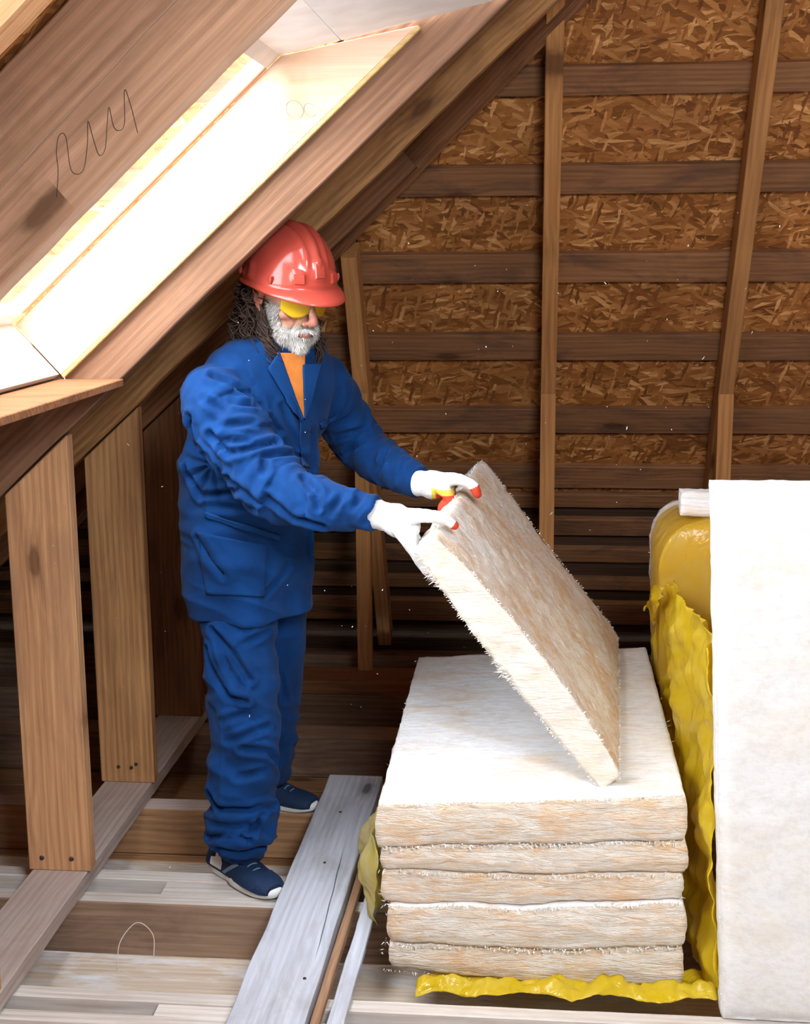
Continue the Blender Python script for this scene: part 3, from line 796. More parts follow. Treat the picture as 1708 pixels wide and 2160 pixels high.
# floor film under the stack front
def fg(a, b_):
    x = -.25+.665*a; wd = .14*(1-.5*max(0, .15-a)/.15)
    y_ = 2.73+wd*b_+.012*math.sin(a*21)
    z = .010+.028*math.sin(math.pi*min(1, b_*1.3))*(.5+.5*abs(math.sin(a*17)))+(.02*a)
    if y_ > 2.785: z = min(z, .014)
    return (x, y_, z*.8-.0)
o = crumple('plastic_film', fg, 130, 30, 'film', 6.6, .014, .001, 12)
tag(o, 'crumpled yellow film spread along the front foot of the stack', 'plastic film')
def fl(a, b_):
    y_ = 3.02+.42*a; z = .012+.255*b_*(.45+.55*math.sin(math.pi*min(1, a*1.2+.1)))
    return (-.372-.062*math.sin(math.pi*b_)*math.sin(math.pi*a)-.012*math.sin(a*13), y_, z)
o = crumple('plastic_film', fl, 50, 40, 'film_pale', 16.6, .014, .001, 11)
tag(o, 'pale yellow film bulging out on the left side of the stack', 'plastic film')

# thread on the joist
bm = bmesh.new(); tube(bm, [(-1.04, 3.04, FL+.004), (-1.035, 3.05, -.08), (-1.01, 3.08, -.045), (-.985, 3.085, -.04), (-.955, 3.08, -.07), (-.95, 3.06, -.12)], [.0011]*6, 5, 5)
tag(from_bm('loose_thread', bm, 'thread'), 'thin pale thread looping up in front of the near joist', 'thread')

# flying fibre dust in the air around the work
bm = bmesh.new(); rnd = random.Random(12)
for _ in range(210):
    a = V((rnd.uniform(-1.1, .7), rnd.uniform(2.7, 4.4), rnd.uniform(.15, 1.75)))
    d = V((rnd.uniform(-1, 1), rnd.uniform(-.4, .4), rnd.uniform(-1, 1)))*rnd.choice((.0016, .002, .0025, .006))
    s_ = V((.001, 0, .001))
    bm.faces.new([bm.verts.new(a-s_), bm.verts.new(a+V((.0009, 0, -.0009))), bm.verts.new(a+d+s_), bm.verts.new(a+d-V((.0006, 0, -.0009)))])
o = from_bm('airborne_dust', bm, 'dust'); tag(o, 'pale specks of insulation fibre drifting in the air', 'dust', kind='stuff')

# ------------------------------------------------------------------ the man
man = empty('person', (-.745, 3.42, 0), 'grey-bearded person in blue workwear and salmon red hard hat lifting a batt', 'person')
A_ = V((.64, .77, 0)).normalized(); F_ = V((.77, -.64, 0)).normalized()
def child(name, me, mats, parent=man, label=None):
    o = link(name, me, mats)
    o.parent = parent
    o.matrix_parent_inverse = (Matrix.Translation(-V(man.location)) if parent is man else parent.matrix_world.inverted() if False else Matrix.Identity(4))
    if label: o['label'] = label
    return o
# head frame
hf = V((.67, -.69, -.27)).normalized()                # where the face points
hr = V((.70, .71, .03)); hr = (hr-hf*hr.dot(hf)).normalized()    # the left side of the head
hu = hr.cross(hf).normalized()
if hu.z < 0: hu = -hu
HC = V((-.622, 3.375, 1.530))
HM = Matrix((hr, hf, hu)).transposed().to_4x4(); HM.translation = HC
HI = HM.inverted()
def H(x, y_, z): return HM @ V((x, y_, z))
HR = HM.to_3x3()
def hell(bm, c, r_, sub=3): ell(bm, H(*c), r_, HR, sub)
def htube(bm, pts, rad, **k): tube(bm, [H(*p) for p in pts], rad, **k)

# body: one continuous skin
b = bmesh.new()
hell(b, (0, -.012, .040), (.076, .098, .088)); hell(b, (0, .022, .0), (.066, .070, .080)); hell(b, (0, .038, -.040), (.060, .056, .062))
hell(b, (0, .040, -.074), (.050, .050, .042)); hell(b, (0, .076, -.098), (.022, .018, .019))
for s_ in (-1, 1):
    hell(b, (s_*.043, .062, -.020), (.022, .022, .018)); hell(b, (s_*.040, .050, -.070), (.022, .03, .03))
    hell(b, (s_*.032, .080, .010), (.0145, .0115, .010))
    htube(b, [(s_*.010, .100, .030), (s_*.030, .096, .034), (s_*.052, .076, .030)], [.009, .010, .007], n=10)
    hell(b, (s_*.013, .107, -.036), (.0085, .010, .008))
    htube(b, [(s_*.074, .012, .022), (s_*.082, -.002, .034), (s_*.086, -.022, .026), (s_*.085, -.024, .004), (s_*.080, -.010, -.022), (s_*.074, .004, -.032)], [.0055, .006, .0065, .006, .006, .007], n=8)
    hell(b, (s_*.078, -.008, .0), (.006, .016, .026))
htube(b, [(0, .092, .030), (0, .104, .008), (0, .117, -.014), (0, .124, -.028)], [.010, .0095, .011, .0125], n=12)
hell(b, (0, .122, -.030), (.0125, .0125, .0115))
htube(b, [(-.026, .088, -.062), (-.010, .101, -.0575), (0, .103, -.0585), (.010, .101, -.0575), (.026, .088, -.062)], [.003, .0055, .005, .0055, .003], n=8)
htube(b, [(-.024, .087, -.067), (0, .102, -.070), (.024, .087, -.067)], [.003, .0065, .003], n=8)
neck0 = V((-.672, 3.405, 1.35))
tube(b, [H(0, -.030, -.02), H(0, -.030, -.075), V((-.655, 3.40, 1.40)), neck0], [.056, .053, .052, .055], n=20)
tube(b, [V((-.672, 3.405, 1.31)), V((-.71, 3.41, 1.15)), V((-.75, 3.42, .95)), V((-.75, 3.42, .80))], [.075, .095, .105, .105], n=24)
shR, shL = V((-.785, 3.255, 1.285)), V((-.57, 3.535, 1.285))
tube(b, [shR, (shR+shL)/2, shL], [.045, .06, .045], n=16)
armR = [shR, V((-.70, 3.165, 1.19)), V((-.60, 3.11, 1.085)), V((-.48, 3.065, 1.058)), V((-.385, 3.03, 1.044)), V((-.33, 3.015, 1.040))]
armL = [shL, V((-.515, 3.63, 1.20)), V((-.475, 3.66, 1.115)), V((-.38, 3.545, 1.072)), V((-.29, 3.44, 1.048)), V((-.25, 3.425, 1.045))]
for a in (armR, armL): tube(b, a, [.052, .046, .042, .037, .028, .026], n=14)
legR = [V((-.775, 3.38, .80)), V((-.768, 3.33, .60)), V((-.755, 3.265, .38)), V((-.765, 3.265, .20)), V((-.785, 3.285, .07))]
legL = [V((-.715, 3.50, .80)), V((-.72, 3.56, .60)), V((-.74, 3.62, .38)), V((-.765, 3.70, .20)), V((-.785, 3.755, .07))]
for a in (legR, legL): tube(b, a, [.070, .062, .050, .044, .034], n=16)
bodyme = fuse(b, .0034, 5)
def fbody(p, n):
    q = HI @ p
    d = 0
    if q.length < .16:                      # face: slight wrinkles
        d = noise.noise(V((q.x*60, q.y*60, q.z*90)))*.0007
        if q.y > .04 and -.05 < q.z < 0: d += -abs(noise.noise(V((abs(q.x)*50, q.z*35, 4))))*.0012
        # nasolabial crease
        cx = .022+(-.022-q.z)*.35
        if q.y > .05 and -.075 < q.z < -.025: d -= .0028*math.exp(-((abs(q.x)-cx)/.004)**2)
    return d
displace(bodyme, fbody)
def bodymat(c, n):
    q = HI @ c
    if q.y > .085 and -.074 < q.z < -.056 and abs(q.x) < .024: return 2
    if q.length < .17 and ((q-V((0, .12, -.03))).length < .022 or (abs(q.x) > .068 and q.y < .02) or (abs(abs(q.x)-.045) < .014 and q.y > .05 and abs(q.z+.022) < .014)): return 1
    return 0
assign(bodyme, bodymat)
body = child('body', bodyme, ['skin', 'skin_red', 'lip'])
bodybvh = bvh_of(bodyme)
# eyes under the lids
for s_ in (-1, 1):
    bm = bmesh.new(); hell(bm, (s_*.032, .0805, .0055), (.0125, .0118, .0085))
    child('eye', (lambda m_: m_)(from_bm('eye', bm, 'shoe_white', smooth=True).data), [])
for o in [o for o in bpy.data.objects if o.name.startswith('eye') and o.parent is None]: bpy.data.objects.remove(o)

# fold helpers
def seg_t(p, pts):
    best = (1e9, 0, None); acc = 0
    for a, b_ in zip(pts, pts[1:]):
        d = b_-a; L = d.length; t = max(0, min(1, (p-a).dot(d)/(L*L))); q = a+d*t; dd = (p-q).length
        if dd < best[0]: best = (dd, acc+t*L, p-q, d.normalized())
        acc += L
    return best
def ridge(v): return (1-abs(v)*2.2)
def creases(p, ax, f_al=38., f_ac=9., sd=0.):
    """ridged noise with crests running across ax"""
    al = p.dot(ax); q = p-ax*al
    wv = noise.noise(p*9+V((sd, 0, 0)))*.022
    al += wv
    n_ = noise.noise(V((q.x*f_ac+sd, q.y*f_ac+al*f_al*.55, q.z*f_ac+al*f_al*.55)))
    n2 = noise.noise(V((q.x*f_ac*1.9-sd, q.y*f_ac*1.9+al*f_al*1.1, q.z*f_ac*1.9-al*f_al*1.0)))
    return (.42-abs(n_)*2.1)+(.2-abs(n2))*.35

# jacket
slR = [V((-.797, 3.252, 1.318)), V((-.765, 3.205, 1.26)), V((-.70, 3.165, 1.18)), V((-.605, 3.115, 1.082)), V((-.50, 3.07, 1.060)), V((-.41, 3.038, 1.050)), V((-.362, 3.022, 1.044))]
slL = [V((-.572, 3.54, 1.318)), V((-.535, 3.61, 1.23)), V((-.485, 3.65, 1.125)), V((-.40, 3.565, 1.078)), V((-.325, 3.475, 1.056)), V((-.292, 3.443, 1.049))]
b = bmesh.new()
ring = [(.700, -.755, 3.42, .176, .148), (.735, -.755, 3.42, .177, .147), (.80, -.752, 3.42, .181, .145), (.90, -.750, 3.415, .186, .144), (1.0, -.750, 3.41, .189, .146), (1.12, -.735, 3.405, .196, .142),
        (1.22, -.705, 3.40, .200, .130), (1.30, -.683, 3.40, .205, .118), (1.355, -.678, 3.40, .195, .104), (1.39, -.674, 3.40, .172, .094), (1.42, -.667, 3.40, .130, .082), (1.44, -.658, 3.40, .075, .068)]
loft(b, [(V((x, y_, z)), a, c) for z, x, y_, a, c in ring], A_, F_, 48, 2.2)
ell(b, (-.797, 3.258, 1.312), (.068, .075, .060)); ell(b, (-.565, 3.545, 1.32), (.062, .065, .055))
tube(b, slR, [.078, .088, .083, .076, .063, .050, .044], n=28, round_end=False)
tube(b, slL, [.070, .074, .070, .062, .048, .043], n=28, round_end=False)
jme = fuse(b, .0055, 8)
def fj(p, n):
    d = 0.
    tR = seg_t(p, slR); tL = seg_t(p, slL)
    inR = tR[0] < .12 and not (p.x < -.66 and tR[1] < .10 and tR[0] > .105); inL = tL[0] < .105
    if inR and (tR[0] < tL[0]):
        t = tR[1]; ax = (tR[3]*.75+V((.2, -.3, .6))*.5).normalized()
        amp = .005+.009*math.exp(-((t-.30)/.11)**2)+.003*math.exp(-((t-.08)/.08)**2)
        if t > .38: amp = .0065
        d += creases(p, ax, 24, 7, 3.0)*amp*.95
        # elbow bulge and sag below the forearm
        d += .010*math.exp(-((t-.30)/.05)**2)*max(0, -n.z*.8+.1)
    elif inL and p.x > -.60:
        t = tL[1]; ax = (tL[3]*.8+V((.1, .3, .5))*.5).normalized()
        d += creases(p, ax, 27, 7, 13.0)*(.006+.007*math.exp(-((t-.24)/.10)**2))
    else:
        k = max(0, min(1, (1.35-p.z)/.2))
        dg = V((.45, .1, .88)).normalized()
        d += creases(p, dg, 13, 3, 21.)*.014*k
        d += creases(p, V((.3, 0, 1)).normalized(), 24, 5, 31.)*.008*math.exp(-((p.z-1.0)/.14)**2)
        # folds spreading from the armpit
        dp = p-V((-.79, 3.17, 1.13)); d += math.sin(math.atan2(dp.z, dp.x)*11+2)*.007*math.exp(-(dp.length/.17)**2)
        # hem: slight vertical waves
        ang = math.atan2(p.y-3.42, p.x+.755)
        d += math.sin(ang*5+1)*.008*max(0, min(1, (.86-p.z)/.16))
    d += noise.noise(p*90)*.0005
    return d
FJ = [[(448,793),(500,816),(545,862),(588,910)],[(489,848),(547,857)],[(471,898),(536,892)],[(445,916),(483,957),(582,933)],[(559,962),(600,958),(638,962),(659,992)],[(556,968),(559,998)],[(697,1082),(720,1047)],[(746,1071),(761,1048)],[(770,1104),(793,1062)],[(565,1050),(618,1091),(680,1108)],[(640,1010),(668,1040),(672,1070)],[(421,1135),(445,1179),(471,1208)],[(553,1258),(606,1197)],[(445,1068),(536,1074)],[(392,989),(424,1047),(506,1033)],[(400,880),(420,940),(470,1000),(540,1060)],[(708,921),(770,904)],[(723,965),(784,916)],[(800,990),(812,950)],[(840,1010),(856,972)],[(655,905),(660,985)],[(594,857),(625,945)],[(430,840),(470,870)],[(520,930),(470,930)]]
def fold_lines(me, lines, depth, width):
    from mathutils.kdtree import KDTree
    bv = bvh_of(me); P = []
    for ln in lines:
        for (xa, ya), (xb, yb) in zip(ln, ln[1:]):
            for k in range(13):
                t = k/12; h = cast(xa+(xb-xa)*t, ya+(yb-ya)*t, bv)
                if h[0] is not None: P.append((h[0], math.sin(math.pi*min(1, max(0, .12+.76*t))) if len(ln) == 2 else 1))
    kd = KDTree(len(P))
    for i, (p, _) in enumerate(P): kd.insert(p, i)
    kd.balance()
    def fn(p, n):
        co_, i, d = kd.find(p)
        if d > width*4: return 0
        k = P[i][1]
        side = .8*math.exp(-((d-1.9*width)/(1.1*width))**2)
        return k*depth*(-math.exp(-(d/width)**2)+side)
    displace(me, fn)
def cast(px, py, bvh):
    d = (f+r*((px-854)/FPX)-u*((py-1080)/FPX)).normalized(); h = bvh.ray_cast(CAM, d)
    return h
displace(jme, fj)
fold_lines(jme, FJ, .011, .0085)
jacket = child('jacket', jme, 'cloth')
jb = bvh_of(jme)
def cast(px, py, bvh):
    d = (f+r*((px-854)/FPX)-u*((py-1080)/FPX)).normalized(); h = bvh.ray_cast(CAM, d)
    return h
def patch(name, quad, bvh, mat, off=.004, nu=14, nv=14, parent=jacket, bulge=0., label=None, th=.003):
    """cloth patch laid on a garment: quad of four picture corners traced onto its surface"""
    bm = bmesh.new(); g_ = []; ok = True; last = None
    for i in range(nu+1):
        row = []
        for j in range(nv+1):
            a, c = i/nu, j/nv
            x = (quad[0][0]*(1-a)+quad[1][0]*a)*(1-c)+(quad[3][0]*(1-a)+quad[2][0]*a)*c
            y_ = (quad[0][1]*(1-a)+quad[1][1]*a)*(1-c)+(quad[3][1]*(1-a)+quad[2][1]*a)*c
            h = cast(x, y_, bvh)
            if h[0] is None: row.append(None); continue
            e = min(a, 1-a, c, 1-c)
            row.append(bm.verts.new(h[0]+h[1]*(off+bulge*math.sin(math.pi*a)*math.sin(math.pi*c))))
        g_.append(row)
    for i in range(nu):
        for j in range(nv):
            q = (g_[i][j], g_[i+1][j], g_[i+1][j+1], g_[i][j+1])
            if all(q): bm.faces.new(q).smooth = True
    bmesh.ops.smooth_vert(bm, verts=bm.verts, factor=.4, use_axis_x=True, use_axis_y=True, use_axis_z=True)
    bmesh.ops.recalc_face_normals(bm, faces=bm.faces)
    me = bpy.data.meshes.new(name); bm.to_mesh(me); bm.free()
    o = link(name, me, mat, parent); s_ = o.modifiers.new('t', 'SOLIDIFY'); s_.thickness = th; s_.offset = 0
    if parent is man: o.matrix_parent_inverse = Matrix.Translation(-V(man.location))
    if label: o['label'] = label
    return o
# shirt in the opening, lapels, placket, pockets
patch('shirt', [(580, 745), (640, 745), (637, 884), (631, 884)], jb, 'shirt', .007, 16, 28, man, label='orange t-shirt in the jacket opening')
patch('lapel', [(560, 778), (584, 742), (634, 884), (628, 894)], jb, 'cloth_seam', .012, 12, 26)
patch('lapel', [(632, 770), (672, 768), (650, 845), (636, 888)], jb, 'cloth_seam', .012, 12, 26)
patch('placket', [(628, 884), (652, 880), (652, 985), (634, 985)], jb, 'cloth', .005, 6, 20)
patch('chest_pocket', [(672, 893), (712, 872), (708, 884), (674, 903)], jb, 'cloth_seam', .005, 10, 5)
patch('pocket', [(416, 1120), (560, 1148), (556, 1262), (436, 1252)], jb, 'cloth', .005, 26, 22, bulge=.006)
patch('pocket_welt', [(434, 1078), (590, 1128), (586, 1140), (434, 1090)], jb, 'cloth_seam', .006, 26, 4)
# collar
b = bmesh.new(); nn = 40; R1, R2, R3 = [], [], []
for k in range(nn+1):
    t = -2.45+4.9*k/nn            # around the neck, open at the front
    dirv = (A_*math.sin(t)-F_*math.cos(t)); c0 = V((-.660, 3.402, 1.405))
    R1.append(b.verts.new(c0+V((0, 0, .0))+dirv*(.073+.01*abs(t)/2.45))); R2.append(b.verts.new(c0+V((0, 0, .040-.020*abs(t)/2.45))+dirv*(.079)))
    R3.append(b.verts.new(c0+V((0, 0, -.012-.012*abs(t)/2.4))+dirv*(.104+.012*abs(t)/2.45)))
for X, Y in ((R1, R2), (R2, R3)):
    for k in range(nn): b.faces.new((X[k], X[k+1], Y[k+1], Y[k])).smooth = True
me = bpy.data.meshes.new('collar'); b.to_mesh(me); b.free()
o = child('collar', me, 'cloth_seam', jacket); s_ = o.modifiers.new('t', 'SOLIDIFY'); s_.thickness = .004
for o in list(bpy.data.objects):
    if o.parent is jacket and o is not jacket: o.matrix_parent_inverse = Matrix.Identity(4)
# strap over the mouth of the collar: black cord below the chin
b = bmesh.new(); htube(b, [(-.055, .02, -.088), (-.03, .055, -.118), (0, .070, -.126), (.03, .055, -.118), (.055, .02, -.088)], [.004]*5, n=8)
o = child('neck_cord', (lambda bb: (lambda me: (bb.to_mesh(me), me)[1])(bpy.data.meshes.new('neck_cord')))(b), 'strap')
# hanging front edge of the open jacket
b = bmesh.new()
tube(b, [V((-.612, 3.42, 1.00)), V((-.600, 3.43, .92)), V((-.606, 3.43, .80)), V((-.598, 3.43, .705))], [.010, .026, .022, .006], n=14, flat=.28, flatdir=(.3, .95, 0))
me = bpy.data.meshes.new('jacket_edge'); b.to_mesh(me); child('jacket_edge', me, 'cloth', jacket)

# trousers
tR_ = [V((-.775, 3.385, .80)), V((-.768, 3.345, .66)), V((-.752, 3.29, .50)), V((-.746, 3.262, .36)), V((-.752, 3.262, .25)), V((-.757, 3.262, .165)), V((-.765, 3.268, .11)), V((-.772, 3.272, .070))]
tL_ = [V((-.725, 3.50, .80)), V((-.722, 3.56, .60)), V((-.742, 3.62, .40)), V((-.768, 3.70, .22)), V((-.785, 3.745, .12)), V((-.785, 3.75, .085))]
b = bmesh.new()
tube(b, tR_, [.102, .097, .096, .093, .092, .094, .078, .062], n=30, round_end=False)
tube(b, tL_, [.110, .095, .085, .080, .074, .062], n=26, round_end=False)
ell(b, (-.752, 3.44, .82), (.115, .13, .08))
tme = fuse(b, .0055, 8)
def ft(p, n):
    a = seg_t(p, tR_); c = seg_t(p, tL_); R = a[0] < c[0]; t = p.z
    d = 0
    if R:
        lo = math.exp(-((t-.15)/.075)**2); kn = math.exp(-((t-.36)/.10)**2)
        d += creases(p, V((.25, .1, .96)).normalized(), 24, 6, 2.)*(.003+.022*lo)
        d += creases(p, V((.55, -.1, .83)).normalized(), 15, 4, 7.)*(.008+.006*kn)
        d += creases(p, V((-.6, .1, .8)).normalized(), 18, 5, 17.)*.006
        # diagonal drag folds from the thigh
        if t > .40: d += math.sin((p.z*1.0+p.x*1.25)*62)*.0035*max(0, min(1, (t-.4)/.1))
        ang = math.atan2(p.y-3.27, p.x+.75)
        d += .0025*math.exp(-((ang+2.0)/.06)**2)      # side seam
    else:
        d += creases(p, V((.2, .1, .96)).normalized(), 20, 5, 4.)*(.006+.014*math.exp(-((t-.2)/.08)**2))
    return d+noise.noise(p*90)*.0005
displace(tme, ft)
FT = [[(450,1330),(490,1380),(524,1434)],[(439,1369),(455,1430),(483,1470),(518,1481)],[(462,1350),(480,1410),(510,1450)],[(566,1333),(512,1357)],[(480,1564),(566,1532)],[(512,1579),(566,1585),(578,1600)],[(444,1674),(465,1706),(524,1706),(578,1700)],[(441,1766),(483,1760),(527,1772)],[(518,1766),(563,1706)],[(450,1789),(503,1801),(566,1777)],[(500,1640),(560,1625)],[(470,1520),(520,1505)],[(590,1420),(600,1480)]]
fold_lines(tme, FT, .011, .0085)
trousers = child('trousers', tme, 'cloth')

# shoes
def shoe(heel, toe, lab):
    L = (V(toe)-V(heel)).length; mw = frame(heel, toe, V((0, 0, 1)).cross(V(toe)-V(heel)))
    P = lambda x, y_, z: mw @ V((x, y_, z))
    sx = L/.29
    up = [(.004, .030, .020, .052), (.02, .036, .020, .078), (.05, .038, .020, .092), (.085, .038, .020, .094), (.12, .040, .020, .088), (.16, .044, .020, .070), (.20, .047, .020, .056), (.24, .046, .020, .052), (.27, .041, .020, .047), (.288, .030, .020, .040)]
    b = bmesh.new(); R = []
    for x, hw, z0, z1 in up:
        rg = []
        for k in range(21):
            t = math.pi*k/20; cs, sn = math.cos(t), math.sin(t)
            rg.append(b.verts.new(P(x*sx, hw*math.copysign(abs(cs)**.75, cs), z0+(z1-z0)*abs(sn)**.85)))
        rg.append(b.verts.new(P(x*sx, 0, z0-.002))); R.append(rg)
    for X, Y in zip(R, R[1:]):
        for k in range(22): b.faces.new((X[k], X[(k+1) % 22], Y[(k+1) % 22], Y[k])).smooth = True
    b.faces.new(R[0]); b.faces.new(R[-1][::-1]); bmesh.ops.recalc_face_normals(b, faces=b.faces)
    me = bpy.data.meshes.new('shoe'); b.to_mesh(me); b.free()
    me.materials.append(M['shoe']); s = bpy.data.objects.new('shoe', me); COL.objects.link(s)
    s.parent = man; s.matrix_parent_inverse = Matrix.Translation(-V(man.location)); s['label'] = lab
    # sole
    b = bmesh.new(); R = []
    outl = []
    for k in range(40):
        t = 2*math.pi*k/40; cs, sn = math.cos(t), math.sin(t)
        x = .145+.149*math.copysign(abs(cs)**.85, cs); wd = .044 if x > .14 else .039
        wd -= .004*math.exp(-((x-.11)/.03)**2)
        outl.append((x*sx, wd*math.copysign(abs(sn)**.7, sn)))
    for z, g_ in ((.001, .96), (.005, 1.03), (.018, 1.03), (.024, .985), (.026, .9)):
        R.append([b.verts.new(P(.145*sx+(x-.145*sx)*g_, y_*g_, z+.006*max(0, (x/sx-.24)/.05))) for x, y_ in outl])
    for X, Y in zip(R, R[1:]):
        for k in range(40): b.faces.new((X[k], X[(k+1) % 40], Y[(k+1) % 40], Y[k])).smooth = True
    b.faces.new(R[0][::-1]); b.faces.new(R[-1]); bmesh.ops.recalc_face_normals(b, faces=b.faces)
    o = from_bm('sole', b, 'shoe_white', s); o['label'] = 'white rubber sole'
    # laces and eyelet stays
    b = bmesh.new()
    for k in range(6):
        x = (.105+.019*k)*sx; zt2 = .092-.0072*k*1.05
        tube(b, [P(x, -.024, zt2-.012), P(x+.004, -.010, zt2+.001), P(x+.004, .010, zt2+.001), P(x, .024, zt2-.012)], [.0018]*4, n=6, sub=3)
    o = from_bm('laces', b, 'lace', s)
    # white side mark and panels
    for sd in (-1, 1):
        for nm, pl_, mt in (('side_mark', [(.040, .028), (.092, .028), (.098, .050), (.084, .074), (.066, .076), (.066, .056), (.044, .050)], 'shoe_white'), ('toe_panel', [(.205, .022), (.262, .022), (.255, .036), (.21, .042)], 'shoe'), ('side_stripe', [(.10, .026), (.115, .026), (.165, .062), (.152, .066)], 'lace')):
            b = bmesh.new(); vs = []
            def surf(x, z):
                for (xa, ha, z0, za), (xb, hb, _, zb3) in zip(up, up[1:]):
                    if xa <= x <= xb:
                        t = (x-xa)/(xb-xa); hw = ha+(hb-ha)*t; z1 = za+(zb3-za)*t
                        sn = min(1, max(0, (z-.02)/(z1-.02)))**(1/.85); return P(x*sx, sd*(hw*(math.sqrt(1-sn*sn))**.75+.0015), z)
                return P(x*sx, sd*.04, z)
            cx = sum(q[0] for q in pl_)/len(pl_); cz = sum(q[1] for q in pl_)/len(pl_)
            # refine outline
            ol = []
            for q, q2 in zip(pl_, pl_[1:]+pl_[:1]):
                for t in range(4): ol.append((q[0]+(q2[0]-q[0])*t/4, q[1]+(q2[1]-q[1])*t/4))
            rgs = [[b.verts.new(surf(cx+(x-cx)*g_, cz+(z-cz)*g_)) for x, z in ol] for g_ in (1, .66, .33)]
            c = b.verts.new(surf(cx, cz))
            for X, Y in zip(rgs, rgs[1:]):
                for k in range(len(ol)): b.faces.new((X[k], X[(k+1) % len(ol)], Y[(k+1) % len(ol)], Y[k]))
            for k in range(len(ol)): b.faces.new((rgs[-1][k], rgs[-1][(k+1) % len(ol)], c))
            me = bpy.data.meshes.new(nm); b.to_mesh(me); b.free(); o = link(nm, me, mt, s)
            q = o.modifiers.new('t', 'SOLIDIFY'); q.thickness = .0018; q.offset = 0
    return s
shoe((-.858, 3.350, .001), (-.650, 3.158, .001), 'navy running shoe with white sole and white side mark, nearer foot')
shoe((-.885, 3.815, .001), (-.640, 3.715, .001), 'navy running shoe with white sole, farther foot')

# gloves
def glove(wrist, palm, chains, nm, redf, cuffdir):
    b = bmesh.new()
    tube(b, [wrist, palm[0], palm[1]], [.033, .040, .036], n=18, flat=.95, flatdir=(0, .25, 1) if nm == 'R' else (0, .25, 1))
    for ch_, rad in chains: tube(b, ch_, rad, n=12, sub=5)
    me = fuse(b, .0026, 4)
    displace(me, lambda p, n: noise.noise(p*160)*.0007+noise.noise(V((p.x*45, p.y*45, p.z*30)))*.0022)
    assign(me, redf)
    g_ = child('glove', me, ['glove', 'glove_red', 'glove_yellow'])
    g_['label'] = 'white knit glove with red rubber fingertips'
    # knitted cuff
    b = bmesh.new(); d = (wrist-V(palm[0])).normalized(); R = []
    for s_, rr in ((.0, .0345), (.010, .0335), (.020, .0345), (.024, .0360), (.028, .0345)):
        c = wrist+d*(s_-.006); a = V((0, .25, 1)); a = (a-d*a.dot(d)).normalized(); e = d.cross(a)
        R.append([b.verts.new(c+a*math.cos(k*math.pi/16)*rr*.98+e*math.sin(k*math.pi/16)*rr) for k in range(32)])
    for X, Y in zip(R, R[1:]):
        for k in range(32): b.faces.new((X[k], X[(k+1) % 32], Y[(k+1) % 32], Y[k])).smooth = True
    me = bpy.data.meshes.new('cuff'); b.to_mesh(me); b.free(); o = child('cuff', me, 'glove', g_); q = o.modifiers.new('t', 'SOLIDIFY'); q.thickness = .003
    o.matrix_parent_inverse = Matrix.Identity(4)
    return g_
yR = 2.945
chR = []
for i in range(4):
    y_ = yR+.023*i; k = (1, 1.06, 1.02, .88)[i]
    chR.append(([V((-.325, 3.0, 1.035)), V((-.288, y_, 1.012)), V((-.272, y_, .985)), V((-.252, y_, .952)), V((-.250+.012*k, y_, .952-.022*k))], [.018, .0175, .0155, .014, .0115]))
chR.append(([V((-.330, 2.99, 1.050)), V((-.290, 2.965, 1.052)), V((-.245, 2.950, 1.056)), V((-.203, 2.955, 1.050)), V((-.178, 2.960, 1.034))], [.024, .0220, .0165, .0145, .0115]))
def redR(c, n):
    if (c-V((-.174, 2.960, 1.030))).length < .014: return 1
    if c.z < .925 and c.x > -.24: return 1
    return 0
glove(V((-.345, 3.02, 1.041)), [V((-.315, 3.003, 1.036)), V((-.290, 2.985, 1.025))], chR, 'R', redR, None)
chL = []
for i in range(4):
    y_ = 3.372+.023*i; k = (1, 1.06, 1.02, .88)[i]
    chL.append(([V((-.262, 3.42, 1.045)), V((-.228, y_, 1.040)), V((-.2165, y_, 1.014)), V((-.232, y_, .990)), V((-.236+.012*k, y_, .975-.02*k))], [.0175, .0170, .0155, .0140, .0115]))
chL.append(([V((-.262, 3.405, 1.062)), V((-.228, 3.382, 1.066)), V((-.190, 3.372, 1.068)), V((-.158, 3.372, 1.055)), V((-.142, 3.374, 1.030))], [.022, .0200, .0160, .0140, .0115]))
def redL(c, n):
    if (c-V((-.145, 3.374, 1.034))).length < .022: return 1
    if c.z < 1.028 and c.x > -.252: return 1
    if c.z < 1.044 and c.x > -.262 and n.y < -.1 and n.z < .5: return 2
    return 0
glove(V((-.283, 3.43, 1.047)), [V((-.262, 3.42, 1.047)), V((-.238, 3.41, 1.048))], chL, 'L', redL, None)

# glasses
g_ = None
def lens_pt(s_, x, z):      # wraparound surface
    return H(x, .108-.55*x*x/.06-.15*(z-.008)**2/.02, z)
b = bmesh.new()
for s_ in (-1, 1):
    G = []
    for i in range(19):
        a = i/18; x = s_*(.006+.064*a); row = []
        top = .031-.004*a; bot = -.021+.020*abs(a-.5)**2*2+.010*max(0, a-.6)*2+(.010*(1-a)**4)
        for j in range(9):
            z = bot+(top-bot)*j/8; row.append(b.verts.new(H(x, .112-7.5*x*x, z)))
        G.append(row)
    for i in range(18):
        for j in range(8): b.faces.new((G[i][j], G[i+1][j], G[i+1][j+1], G[i][j+1])).smooth = True
me = bpy.data.meshes.new('safety_glasses'); b.to_mesh(me); b.free()
gl = child('safety_glasses', me, 'lens', label='yellow tinted wraparound safety glasses'); q = gl.modifiers.new('t', 'SOLIDIFY'); q.thickness = .0022
def piece(nm, bb, mat, par):
    me = bpy.data.meshes.new(nm); bb.to_mesh(me); bb.free(); o = child(nm, me, mat, par)
    if par is not man: o.matrix_parent_inverse = Matrix.Identity(4)
    return o
